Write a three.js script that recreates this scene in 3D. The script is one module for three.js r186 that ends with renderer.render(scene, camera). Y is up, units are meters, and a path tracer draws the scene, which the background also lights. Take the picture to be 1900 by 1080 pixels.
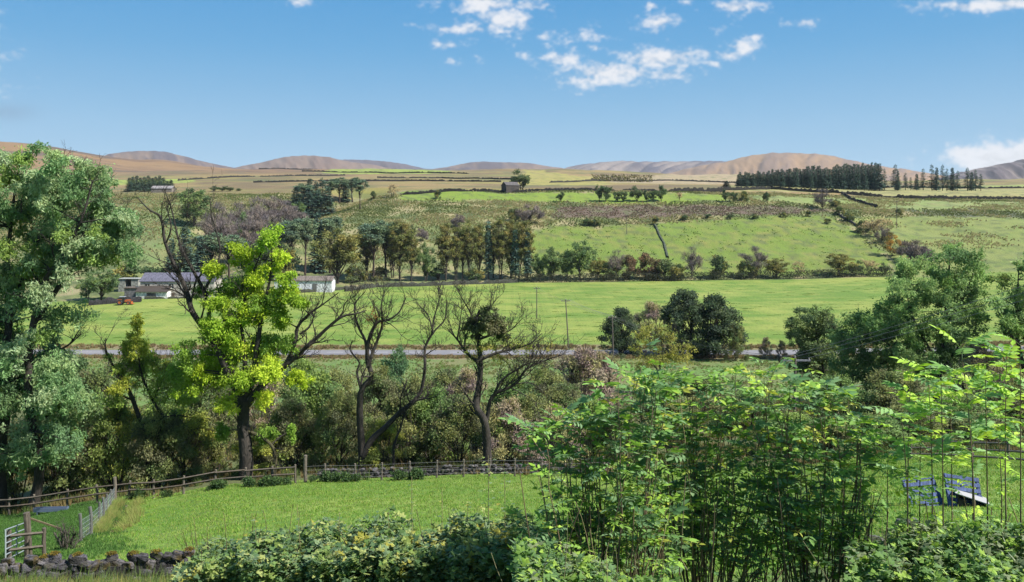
import * as THREE from 'three';

// ---------- camera, sky, sun, exposure ----------
const F = 1500, CX = 950, HY = 400, EYE = 32;          // focal length and horizon row of a 1900 x 1080 frame; eye height in metres
const scene = new THREE.Scene();
const camera = new THREE.PerspectiveCamera(2 * Math.atan(680 / F) * 180 / Math.PI, 1900 / 1360, 0.3, 16000);
camera.position.set(0, EYE, 0);
camera.setViewOffset(1900, 1360, 0, 280, 1900, 1080);  // rising lens: the camera is level, the horizon lies above the middle
const renderer = new THREE.WebGLRenderer();
renderer.toneMapping = THREE.LinearToneMapping;
renderer.toneMappingExposure = 2.7;
renderer.shadowMap.enabled = true;
const SUN_AZ = 110 * Math.PI / 180, SUN_EL = 48 * Math.PI / 180;
const sunDir = new THREE.Vector3(Math.sin(SUN_AZ) * Math.cos(SUN_EL), Math.sin(SUN_EL), -Math.cos(SUN_AZ) * Math.cos(SUN_EL));
const sun = new THREE.DirectionalLight(new THREE.Color(1, 0.95, 0.86), 4.0);
sun.name = 'sun';
sun.position.copy(sunDir).multiplyScalar(600); sun.position.y += EYE;
sun.castShadow = true; sun.shadow.radius = 4;
Object.assign(sun.shadow.camera, { left: -500, right: 500, top: 500, bottom: -500, near: 10, far: 2000 });
scene.add(sun); scene.add(sun.target);
scene.fog = new THREE.FogExp2(new THREE.Color(0.72, 0.82, 0.95), 0.00004);

// ---------- random, noise ----------
function rngOf(seed) { let s = seed | 0; return () => { s = (s + 0x6d2b79f5) | 0; let t = Math.imul(s ^ (s >>> 15), 1 | s); t = (t + Math.imul(t ^ (t >>> 7), 61 | t)) ^ t; return ((t ^ (t >>> 14)) >>> 0) / 4294967296; }; }
const hash = (x, y) => { let h = Math.imul(x | 0, 374761393) + Math.imul(y | 0, 668265263); h = Math.imul(h ^ (h >>> 13), 1274126177); return ((h ^ (h >>> 16)) >>> 0) / 4294967296; };
function vnoise(x, y) {
  const ix = Math.floor(x), iy = Math.floor(y), fx = x - ix, fy = y - iy, s = fx * fx * (3 - 2 * fx), t = fy * fy * (3 - 2 * fy);
  const a = hash(ix, iy), b = hash(ix + 1, iy), c = hash(ix, iy + 1), d = hash(ix + 1, iy + 1);
  return a + (b - a) * s + (c - a) * t + (a - b - c + d) * s * t;
}
const fbm = (x, y, o = 4) => { let v = 0, a = 0.5, n = 0; for (let i = 0; i < o; i++) { v += a * vnoise(x, y); n += a; a *= 0.5; x = x * 2.03 + 17.1; y = y * 2.03 + 9.7; } return v / n; };
const clamp = (x, a = 0, b = 1) => Math.min(b, Math.max(a, x)), mix = (a, b, t) => a + (b - a) * t;
const sstep = (a, b, x) => { const t = clamp((x - a) / (b - a)); return t * t * (3 - 2 * t); };
const lin = (c) => { c /= 255; return c <= 0.04045 ? c / 12.92 : Math.pow((c + 0.055) / 1.055, 2.4); };
const gauss = (r) => { let s = 0; for (let i = 0; i < 4; i++) s += r(); return (s - 2) * 0.87; };
const V = (x, y, z) => new THREE.Vector3(x, y, z);

// ---------- sky: blue air and its clouds, with more added out of view for fill light ----------
{
  const W = 4096, H = 2048, data = new Float32Array(W * H * 4), EX = renderer.toneMappingExposure;
  const stops = [[-2, 188, 214, 234], [3.5, 166, 203, 231], [6, 152, 195, 228], [9, 130, 183, 224], [11.5, 110, 173, 221], [15, 92, 162, 217], [30, 86, 154, 212], [55, 76, 142, 206], [90, 72, 136, 202]];
  const air = (e) => { let k = 0; while (k < stops.length - 2 && e > stops[k + 1][0]) k++; const a = stops[k], b = stops[k + 1], t = clamp((e - a[0]) / (b[0] - a[0])); return [1, 2, 3].map((c) => lin(mix(a[c], b[c], t)) / EX); };
  const blobs = [[900, 8, 62, 15, 1], [935, 38, 52, 26, 1], [862, 54, 70, 8, 0.9], [985, 8, 45, 14, 0.8], [832, 84, 27, 7, 0.8], [885, 105, 11, 9, 0.5], [838, 115, 13, 6, 0.6],
    [1090, 66, 34, 16, 0.7], [1012, 66, 28, 11, 0.6], [1106, 88, 22, 9, 0.8], [1052, 75, 30, 18, 0.5], [1222, 108, 78, 19, 1.1], [1135, 135, 82, 21, 1.1], [1240, 138, 44, 13, 0.9], [1040, 110, 36, 12, 1], [1100, 150, 56, 13, 0.9], [1265, 100, 50, 10, 0.9],
    [1225, 39, 31, 15, 1], [1205, 14, 9, 7, 0.7], [1215, 57, 16, 10, 0.6], [1365, 12, 42, 14, 1], [1270, 3, 17, 5, 0.7], [1376, 86, 33, 13, 0.9], [1402, 70, 18, 7, 0.7], [1355, 103, 28, 9, 0.9], [1320, 117, 20, 7, 0.8], [1375, 42, 20, 8, 0.5], [1335, 60, 20, 12, 0.4],
    [1502, 42, 32, 9, 0.7], [1445, 67, 5, 4, 0.6], [1820, 12, 95, 10, 1], [1880, 6, 70, 11, 1.1], [1845, 296, 80, 26, 1.5], [1905, 292, 70, 26, 1.5], [1790, 284, 34, 15, 1.2], [1990, 296, 90, 24, 1.4], [553, 3, 24, 9, 0.9], [975, 103, 14, 6, 0.4], [980, 142, 22, 6, 0.4], [1022, 168, 16, 4, 0.4]];
  const more = rngOf(77), far = [];
  for (let i = 0; i < 240; i++) { const a = more() * Math.PI * 2, e = (4 + 50 * more()) * Math.PI / 180; if (Math.abs(((a + Math.PI / 2 + Math.PI) % (2 * Math.PI)) - Math.PI) < 0.62 && e < 0.27) continue; for (let k = 0; k < 3; k++) far.push([a + (more() - 0.5) * 0.09, e + (more() - 0.5) * 0.02, 0.02 + 0.05 * more(), 0.008 + 0.018 * more()]); }
  for (let r = 0; r < H; r++) {
    const el = ((r + 0.5) / H - 0.5) * Math.PI, deg = el * 180 / Math.PI, base = air(deg), sy = Math.sin(el), cy = Math.cos(el);
    const near = far.filter((b) => Math.abs(b[1] - el) < b[3] * 2.4);
    for (let c = 0; c < W; c++) {
      const az = ((c + 0.5) / W - 0.5) * 2 * Math.PI, x = Math.cos(az) * cy, z = Math.sin(az) * cy, o = (r * W + c) * 4;
      let m = 0, grey = 0, px = 0, py = 0;
      if (z < -0.3 && deg > 0 && deg < 17) {
        px = CX + F * x / -z; py = HY - F * sy / -z;
        if (px > -300 && px < 2200) {
          for (const b of blobs) { const dx = (px - b[0]) / b[2], dy = (py - b[1]) / b[3], q = dx * dx + dy * dy; if (q < 5) m = Math.max(m, b[4] * Math.exp(-q * 0.75)); }
          const dx = (px - 15) / 48, dy = (py - 208) / 15; grey = Math.exp(-(dx * dx + dy * dy)) * 0.42 * (0.7 + 0.6 * fbm(px / 30, py / 16));
        }
      }
      for (const b of near) { let da = Math.abs(az - (b[0] > Math.PI ? b[0] - 2 * Math.PI : b[0])); da = Math.min(da, 2 * Math.PI - da) * cy; if (da > b[2] * 2.4) continue; const q = (da / b[2]) ** 2 + ((el - b[1]) / b[3]) ** 2; m = Math.max(m, Math.exp(-q * 0.75)); px = az * F; py = -el * F; }
      let a = 0, tone = 1;
      if (m > 0.04) {
        const wx = fbm(px / 26, py / 17) * 26, n = fbm((px + wx) / 24 + 5, (py + wx * 0.5) / 13 + 3, 5), fine = fbm(px / 7 + 40, py / 4.5, 4);
        a = sstep(0.20, 1.0, m * 0.86 + (n - 0.5) * 1.05 + (fine - 0.5) * 0.6) * 0.93;
        tone = 0.86 + 0.16 * sstep(0.3, 0.75, n + 0.3 * fine);
      }
      for (let k = 0; k < 3; k++) {
        const white = [lin(240), lin(241), lin(245)][k] / EX * tone, g = [lin(138), lin(163), lin(188)][k] / EX;
        data[o + k] = mix(mix(base[k], g, grey), white, a);
      }
      data[o + 3] = 1;
    }
  }
  const t = new THREE.DataTexture(data, W, H, THREE.RGBAFormat, THREE.FloatType);
  t.mapping = THREE.EquirectangularReflectionMapping; t.magFilter = THREE.LinearFilter; t.needsUpdate = true;
  scene.background = t; scene.environment = t;
}

// ---------- helpers ----------
const KALB = 1.75;                                       // how much brighter than its base colour a sunlit level surface shows in the photograph
const L = (r, g, b) => C(r, g, b, 1.02);
const C = (r, g, b, k = KALB) => [lin(r) / k, lin(g) / k, lin(b) / k];
const used = new Map();
const numbered = (n) => { const k = used.get(n) ?? 0; used.set(n, k + 1); return k ? n + '_' + String(k).padStart(3, '0') : n; };
const shade = (m) => { m.castShadow = true; m.receiveShadow = true; return m; };
function thing(name, label, category, at, group) { const o = new THREE.Group(); o.name = numbered(name); o.position.copy(at); o.userData = { label, category, kind: 'thing' }; if (group) o.userData.group = group; scene.add(o); return o; }
function part(name, geo, mat, parent, stuff) { const m = shade(new THREE.Mesh(geo, mat)); m.name = name; if (stuff) m.userData.kind = 'stuff'; parent.add(m); return m; }
function setting(name, geo, mat, label) { const m = shade(new THREE.Mesh(geo, mat)); m.name = numbered(name); m.userData = { kind: 'structure' }; if (label) { m.userData.label = label; m.userData.category = name.replace(/_/g, ' '); } scene.add(m); return m; }
const ORD = ['first', 'second', 'third', 'fourth', 'fifth', 'sixth', 'seventh', 'eighth', 'ninth', 'tenth', 'eleventh', 'twelfth', 'thirteenth', 'fourteenth', 'fifteenth', 'sixteenth', 'seventeenth', 'eighteenth', 'nineteenth', 'twentieth'];
const P = (px, py, D) => V((px - CX) / F * D, EYE + (HY - py) / F * D, -D);

// a growing triangle soup with colours and uv
class GB {
  constructor() { this.p = []; this.c = []; this.u = []; this.i = []; this.n = 0; }
  v(x, y, z, c, u = 0, w = 0) { this.p.push(x, y, z); this.c.push(c[0], c[1], c[2]); this.u.push(u, w); return this.n++; }
  t(a, b, c) { this.i.push(a, b, c); }
  tube(pts, r0, r1, c, sides = 5, rough = 0, rnd = null) {
    const n = pts.length, T = V(0, 0, 0), A = V(0, 0, 0), B = V(0, 0, 0), ref = V(0.31, 0.2, 0.93); let len = 0, prev = -1; const w = rough && rnd ? rnd() * 9 : 0;
    for (let k = 0; k < n; k++) {
      T.subVectors(pts[Math.min(k + 1, n - 1)], pts[Math.max(k - 1, 0)]).normalize(); A.crossVectors(T, ref).normalize(); B.crossVectors(T, A);
      if (k) len += pts[k].distanceTo(pts[k - 1]);
      const r = mix(r0, r1, Math.pow(k / (n - 1), 0.85)), at = this.n;
      for (let s = 0; s <= sides; s++) { const a = (s % sides) / sides * Math.PI * 2, q = r * (rough ? 1 + rough * (vnoise(k * 0.9 + w, (s % sides) * 1.7 + w) - 0.5) : 1), ca = Math.cos(a) * q, sa = Math.sin(a) * q; this.v(pts[k].x + A.x * ca + B.x * sa, pts[k].y + A.y * ca + B.y * sa, pts[k].z + A.z * ca + B.z * sa, c, s / sides * Math.max(1, Math.round(r0 * 6)), len); }
      if (prev >= 0) for (let s = 0; s < sides; s++) { this.t(prev + s, at + s, prev + s + 1); this.t(prev + s + 1, at + s, at + s + 1); }
      prev = at;
    }
  }
  // one folded leaf or leaf clump: base at p, along d (unit), across s (unit), length l, width w
  leaf(p, d, s, l, w, c, fold = 0.25) {
    const nx = d.y * s.z - d.z * s.y, ny = d.z * s.x - d.x * s.z, nz = d.x * s.y - d.y * s.x, h = w * fold, m = 0.42 * l;
    const a = this.v(p.x, p.y, p.z, c), b = this.v(p.x + d.x * m + s.x * w / 2 + nx * h, p.y + d.y * m + s.y * w / 2 + ny * h, p.z + d.z * m + s.z * w / 2 + nz * h, c, 1, 0.5),
      e = this.v(p.x + d.x * l, p.y + d.y * l, p.z + d.z * l, c, 1, 1), f = this.v(p.x + d.x * m - s.x * w / 2 + nx * h, p.y + d.y * m - s.y * w / 2 + ny * h, p.z + d.z * m - s.z * w / 2 + nz * h, c, 0, 0.5);
    this.t(a, b, e); this.t(a, e, f);
  }
  box(x0, y0, z0, x1, y1, z1, c) {
    const q = (a, b, d, e) => { const k = [a, b, d, e].map((p, j) => this.v(p[0], p[1], p[2], c, [0, 1, 1, 0][j] * Math.max(Math.abs(b[0] - a[0]), Math.abs(b[2] - a[2]), Math.abs(b[1] - a[1])), [0, 0, 1, 1][j] * Math.max(Math.abs(d[1] - b[1]), Math.abs(d[2] - b[2]), Math.abs(d[0] - b[0])))); this.t(k[0], k[1], k[2]); this.t(k[0], k[2], k[3]); };
    q([x0, y0, z1], [x1, y0, z1], [x1, y1, z1], [x0, y1, z1]); q([x1, y0, z0], [x0, y0, z0], [x0, y1, z0], [x1, y1, z0]); q([x1, y0, z1], [x1, y0, z0], [x1, y1, z0], [x1, y1, z1]);
    q([x0, y0, z0], [x0, y0, z1], [x0, y1, z1], [x0, y1, z0]); q([x0, y1, z1], [x1, y1, z1], [x1, y1, z0], [x0, y1, z0]); q([x0, y0, z0], [x1, y0, z0], [x1, y0, z1], [x0, y0, z1]);
  }
  build(origin, smooth) {
    const g = new THREE.BufferGeometry(), p = new Float32Array(this.p);
    if (origin) for (let k = 0; k < p.length; k += 3) { p[k] -= origin.x; p[k + 1] -= origin.y; p[k + 2] -= origin.z; }
    g.setAttribute('position', new THREE.BufferAttribute(p, 3)); g.setAttribute('color', new THREE.BufferAttribute(new Float32Array(this.c), 3)); g.setAttribute('uv', new THREE.BufferAttribute(new Float32Array(this.u), 2));
    g.setIndex(this.i); if (smooth) g.computeVertexNormals();
    return g;
  }
}
const rdir = (r, up = 0) => { const v = V(gauss(r), gauss(r) + up, gauss(r)); return v.lengthSq() < 1e-6 ? V(0, 1, 0) : v.normalize(); };
const side = (d, r) => { const s = V(0, 0, 0).crossVectors(d, rdir(r)); return s.lengthSq() < 1e-6 ? V(1, 0, 0) : s.normalize(); };
const vary = (c, r, a = 0.25) => { const k = 1 + (r() - 0.5) * 2 * a, h = (r() - 0.5) * a * 0.5; return [c[0] * k * (1 + h), c[1] * k, c[2] * k * (1 - h)]; };
const pick = (a, r) => a[Math.floor(r() * a.length) % a.length];

// ---------- textures and materials ----------
function noiseTex(n, f, srgb = true) { const d = new Uint8Array(n * n * 4); for (let y = 0; y < n; y++) for (let x = 0; x < n; x++) { const q = f(x / n, y / n), o = (y * n + x) * 4; for (let k = 0; k < 3; k++) d[o + k] = clamp(Array.isArray(q) ? q[k] : q) * 255; d[o + 3] = 255; } const t = new THREE.DataTexture(d, n, n); t.wrapS = t.wrapT = THREE.RepeatWrapping; t.magFilter = THREE.LinearFilter; if (srgb) t.colorSpace = THREE.SRGBColorSpace; t.needsUpdate = true; return t; }
const tile = (f) => (x, y) => { const a = sstep(0, 1, x), b = sstep(0, 1, y); return mix(mix(f(x, y), f(x - 1, y), a), mix(f(x, y - 1), f(x - 1, y - 1), a), b); };
const rep = (t, a, b) => { const c = t.clone(); c.repeat.set(a, b); c.needsUpdate = true; return c; };
const grassTex = noiseTex(512, tile((x, y) => 0.84 + 0.5 * (fbm(x * 60, y * 60, 3) - 0.5) + 0.35 * (fbm(x * 14 + 3, y * 14, 3) - 0.5)));
const grassBump = noiseTex(512, tile((x, y) => fbm(x * 70, y * 70, 3)), false);
const barkTex = noiseTex(256, tile((x, y) => 0.75 + 0.9 * (fbm(x * 26, y * 7, 4) - 0.5)));
const barkBump = noiseTex(256, tile((x, y) => fbm(x * 22, y * 6, 4)), false);
const rockTex = noiseTex(512, tile((x, y) => { const a = fbm(x * 9, y * 9, 5), b = fbm(x * 40 + 7, y * 40, 3); return clamp(0.62 + 1.1 * (a - 0.5) + 0.7 * (b - 0.5)); }));
const rockBump = noiseTex(512, tile((x, y) => 0.6 * fbm(x * 10, y * 10, 4) + 0.4 * fbm(x * 45, y * 45, 3)), false);
const mat = (o) => new THREE.MeshStandardMaterial({ roughness: 0.9, side: THREE.DoubleSide, ...o });
const M = {
  ground: mat({ name: 'ground', vertexColors: true, roughness: 1, map: rep(grassTex, 0.25, 0.25), bumpMap: rep(grassBump, 0.25, 0.25), bumpScale: 0.05 }),
  leaf: new THREE.MeshPhysicalMaterial({ name: 'leaf', vertexColors: true, roughness: 0.86, transmission: 0.5, thickness: 0, specularIntensity: 0.3, side: THREE.DoubleSide }),
  gloss: new THREE.MeshPhysicalMaterial({ name: 'glossy leaf', vertexColors: true, roughness: 0.84, transmission: 0.48, thickness: 0, specularIntensity: 0.4, clearcoat: 0.1, clearcoatRoughness: 0.4, side: THREE.DoubleSide }),
  needle: mat({ name: 'needles', vertexColors: true, roughness: 0.85 }),
  bark: mat({ name: 'bark', vertexColors: true, map: barkTex, bumpMap: barkBump, bumpScale: 0.03 }),
  twig: mat({ name: 'twig', vertexColors: true }),
  wood: mat({ name: 'weathered wood', vertexColors: true, map: rep(barkTex, 1, 1), bumpMap: barkBump, bumpScale: 0.008 }),
  stone: mat({ name: 'stone', vertexColors: true, map: rockTex, bumpMap: rockBump, bumpScale: 0.06 }),
  plain: mat({ name: 'painted', vertexColors: true, roughness: 0.7 }),
  metal: mat({ name: 'galvanised', vertexColors: true, roughness: 0.5, metalness: 0.15 }),
  glass: mat({ name: 'window glass', color: new THREE.Color(0.02, 0.025, 0.03), roughness: 0.12 }),
};

// ---------- the lie of the land: rows seen in the photograph at known distances, per column ----------
const DK = [8, 18, 30, 42, 52, 62, 80, 110, 140, 157, 235, 300, 330, 390, 430, 470, 540, 700, 1000, 1300, 1600, 2000, 9000];
const COLS = [
  [-700, [1160, 1105, 1060, 1000, 975, 945, 850, 748, 678, 652, 578, 520, 480, 415, 385, 362, 350, 325, 280, 240, 250, 300, 385]],
  [0, [1165, 1120, 1045, 990, 958, 925, 845, 746, 680, 654, 568, 500, 462, 410, 385, 366, 356, 338, 305, 263, 275, 310, 385]],
  [270, [1165, 1115, 1030, 965, 925, 895, 830, 742, 680, 655, 556, 486, 446, 388, 367, 359, 351, 336, 318, 299, 306, 330, 385]],
  [450, [1165, 1110, 1000, 935, 903, 872, 815, 740, 680, 655, 559, 498, 462, 402, 376, 361, 348, 334, 320, 313, 320, 340, 385]],
  [620, [1165, 1105, 993, 926, 893, 864, 808, 738, 680, 655, 562, 513, 474, 412, 384, 362, 346, 333, 321, 315, 322, 342, 385]],
  [950, [1165, 1100, 990, 922, 884, 858, 805, 736, 680, 655, 564, 524, 489, 416, 378, 354, 345, 334, 323, 317, 325, 345, 385]],
  [1420, [1165, 1085, 975, 908, 872, 846, 798, 734, 680, 655, 564, 521, 487, 413, 377, 357, 348, 341, 334, 328, 333, 348, 385]],
  [1650, [1165, 1010, 895, 858, 845, 830, 790, 728, 676, 652, 560, 516, 479, 421, 389, 368, 355, 349, 343, 337, 341, 352, 385]],
  [1900, [1165, 1005, 888, 852, 838, 824, 785, 724, 672, 648, 552, 502, 470, 413, 387, 371, 357, 349, 342, 334, 338, 350, 385]],
  [2600, [1165, 1005, 885, 850, 836, 820, 780, 720, 668, 644, 545, 495, 462, 408, 385, 370, 356, 347, 338, 328, 334, 348, 385]]];
for (const c of COLS) { // pchip slopes over heights
  const h = c[1].map((y, k) => EYE + (HY - y) / F * DK[k]); h.unshift(EYE - 1.7); const d = [0, ...DK], s = h.slice(1).map((v, k) => (v - h[k]) / (d[k + 1] - d[k])), m = [s[0]];
  for (let k = 1; k < h.length - 1; k++) m.push(s[k - 1] * s[k] <= 0 ? 0 : 2 * s[k - 1] * s[k] / (s[k - 1] + s[k]));
  m.push(s[s.length - 1]); c.push(h, d, m);
}
function colH(c, D) { const [, , h, d, m] = c; let a = 0, b = d.length - 1; D = clamp(D, 0, 8999); while (b - a > 1) { const k = (a + b) >> 1; if (d[k] > D) b = k; else a = k; } const w = d[b] - d[a], t = (D - d[a]) / w, t2 = t * t, t3 = t2 * t; return (2 * t3 - 3 * t2 + 1) * h[a] + (t3 - 2 * t2 + t) * w * m[a] + (3 * t2 - 2 * t3) * h[b] + (t3 - t2) * w * m[b]; }
function smoothH(x, z) {
  const r = Math.hypot(x, z), D = z < 0 ? Math.max(-z, r * 0.5) : r * 0.5, u = D > 0.01 ? clamp(CX + F * x / D, -700, 2600) : CX;
  let k = 0; while (k < COLS.length - 2 && u > COLS[k + 1][0]) k++;
  const t = sstep(0, 1, (u - COLS[k][0]) / (COLS[k + 1][0] - COLS[k][0])), near = D < 6 ? D / 6 : 1, h = mix(colH(COLS[k], D), colH(COLS[k + 1], D), t);
  return z > 0 ? mix(h, EYE - 1.7, clamp(z / 20)) : mix(colH(COLS[5], D), h, near);
}
const GILL = [[330, 285], [420, 335], [500, 385], [600, 440], [680, 500]].map(([u, D]) => [(u - CX) / F * D, -D]);
const segD = (x, z, a, b) => { const dx = b[0] - a[0], dz = b[1] - a[1], t = clamp(((x - a[0]) * dx + (z - a[1]) * dz) / (dx * dx + dz * dz)); return Math.hypot(x - a[0] - dx * t, z - a[1] - dz * t); };
const DITCH = [[242, 948, 51], [228, 972, 44], [208, 1000, 38]].map(([u, , D]) => [(u - CX) / F * D, -D]);
function groundH(x, z) {
  let h = smoothH(x, z); const D = -z;
  if (D < 0) return h;
  const rough = sstep(300, 345, D), wood = sstep(54, 62, D) * (1 - sstep(105, 130, D)), calm = 1 - sstep(145, 152, D) * (1 - sstep(163, 172, D));
  h += calm * (0.16 * (fbm(x / 9, z / 9) - 0.5) + 0.05 * (fbm(x / 1.1, z / 1.1, 2) - 0.5) * (D < 60 ? 1 : 0));
  h += rough * (2.4 * (fbm(x / 34 + 3, z / 34) - 0.5) + 0.9 * (fbm(x / 7, z / 7, 3) - 0.5)) * (1 - 0.5 * sstep(470, 520, D)) + wood * 0.5 * (fbm(x / 4, z / 4) - 0.5);
  h += sstep(650, 1000, D) * 14 * (fbm(x / 160, z / 160) - 0.5);
  if (D > 260 && D < 520) { let g = 1e9; for (let k = 0; k < GILL.length - 1; k++) g = Math.min(g, segD(x, z, GILL[k], GILL[k + 1])); h -= 5.5 * Math.exp(-((g / 15) ** 2)); }
  if (D > 35 && D < 54) { let g = 1e9; for (let k = 0; k < 2; k++) g = Math.min(g, segD(x, z, DITCH[k], DITCH[k + 1])); h -= 0.42 * Math.exp(-((g / 0.32) ** 2)); }
  return h;
}
const at = (x, z, lift = 0) => V(x, groundH(x, z) + lift, z);
const gp = (px, D, lift = 0) => at((px - CX) / F * D, -D, lift);               // ground below column px at distance D
function seen(px, py, D0 = 8) {                                                // ground that shows at that place of the photograph
  let D = D0, last = D0; for (; D < 2500; D *= 1.004) { const y = HY - (groundH((px - CX) / F * D, -D) - EYE) / D * F; if (y <= py) break; last = D; }
  return gp(px, (D + last) / 2);
}

// ---------- ground ----------
const corner = ([px, py]) => { const g = py < 0 ? gp(px, -py) : seen(px, py); return [g.x, g.z]; };
const ZONES = [
  [[[1000, 508], [975, 440], [1010, 424], [1100, 420], [1210, 416], [1290, 408], [1420, 403], [1545, 401], [1600, 436], [1645, 476], [1655, 510]], C(132, 160, 52), C(168, 166, 84), 0.45],
  [[[1660, 515], [1652, 474], [1605, 430], [1570, 404], [1750, 398], [1950, 402], [2300, 405], [2300, 520]], C(158, 170, 88), C(130, 156, 66), 0.5],
  [[[742, 371], [742, 356], [900, 356], [1100, 357], [1345, 361], [1345, 372], [1250, 377], [1100, 377], [950, 373]], C(146, 176, 52), C(170, 180, 76), 0.3],
  [[[1345, 361], [1560, 365], [1900, 374], [2300, 376], [2300, 398], [1900, 394], [1560, 384], [1440, 374], [1345, 372]], C(158, 178, 98), C(172, 172, 110), 0.5],
  [[[1020, 404], [1040, 384], [1200, 381], [1430, 382], [1570, 391], [1430, 399], [1200, 404]], C(132, 112, 98), C(128, 138, 84), 0.5],
  [[[1650, 392], [1800, 388], [1960, 396], [1960, 408], [1780, 402]], C(104, 112, 82), C(140, 140, 96), 0.5],
  [[[236, 520], [240, 362], [335, 364], [372, 400], [340, 470], [310, 505]], C(130, 156, 88), C(160, 156, 102), 0.5],
  [[[560, 425], [590, 396], [660, 366], [742, 356], [742, 371], [690, 384], [640, 400]], C(186, 172, 128), C(150, 156, 96), 0.55],
  [[[590, -960], [850, -960], [830, -1150], [640, -1200]], C(172, 192, 78), C(172, 170, 92), 0.35],
  [[[180, -620], [180, -720], [370, -760], [350, -640]], C(176, 196, 82), C(180, 178, 96), 0.35],
  [[[955, -560], [975, -1250], [1110, -900], [1130, -560]], C(192, 186, 92), C(198, 170, 116), 0.5],
  [[[1120, -640], [1240, -1290], [1420, -1290], [1420, -640]], C(206, 182, 148), C(186, 176, 112), 0.5],
  [[[1350, -485], [1350, -620], [2200, -700], [2200, -500]], C(186, 184, 112), C(196, 178, 124), 0.5],
  [[[1700, -700], [2300, -720], [2300, -1000], [1750, -950]], C(170, 186, 96), C(190, 178, 112), 0.5],
].map(([poly, a, b, k]) => { const w = poly.map(corner); return { w, a, b, k, x0: Math.min(...w.map((p) => p[0])), x1: Math.max(...w.map((p) => p[0])), z0: Math.min(...w.map((p) => p[1])), z1: Math.max(...w.map((p) => p[1])) }; });
const inside = (w, x, z) => { let c = false; for (let i = 0, j = w.length - 1; i < w.length; j = i++) if ((w[i][1] > z) !== (w[j][1] > z) && x < (w[j][0] - w[i][0]) * (z - w[i][1]) / (w[j][1] - w[i][1]) + w[i][0]) c = !c; return c; };
function zoneAt(x, z) { let hit = -1; for (let k = 0; k < ZONES.length; k++) { const q = ZONES[k]; if (x > q.x0 && x < q.x1 && z > q.z0 && z < q.z1 && inside(q.w, x, z)) hit = k; } return hit; }
const edgeD = (u) => u < 270 ? 240 : u < 620 ? mix(240, 266, (u - 270) / 350) : u < 950 ? mix(266, 299, (u - 620) / 330) : u < 1300 ? mix(299, 302, (u - 950) / 350) : 303;  // far edge of the valley field
const blend = (a, b, t) => [mix(a[0], b[0], t), mix(a[1], b[1], t), mix(a[2], b[2], t)];
const G = { paddock: C(116, 164, 42), paddock2: C(168, 190, 82), lushShaded: C(84, 134, 44), litter: C(110, 106, 66), litter2: C(116, 130, 66), meadow: C(120, 158, 72), meadow2: C(150, 146, 92), verge: C(158, 142, 104), field: C(120, 160, 44), field2: C(176, 190, 84), rough: C(142, 154, 84), rough2: C(188, 176, 128), rough3: C(104, 120, 66), moor: C(178, 152, 98), moor2: C(138, 118, 82), moor3: C(168, 164, 82), fell: C(172, 138, 96), fell2: C(140, 110, 84), earth: C(96, 78, 52) };
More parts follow.
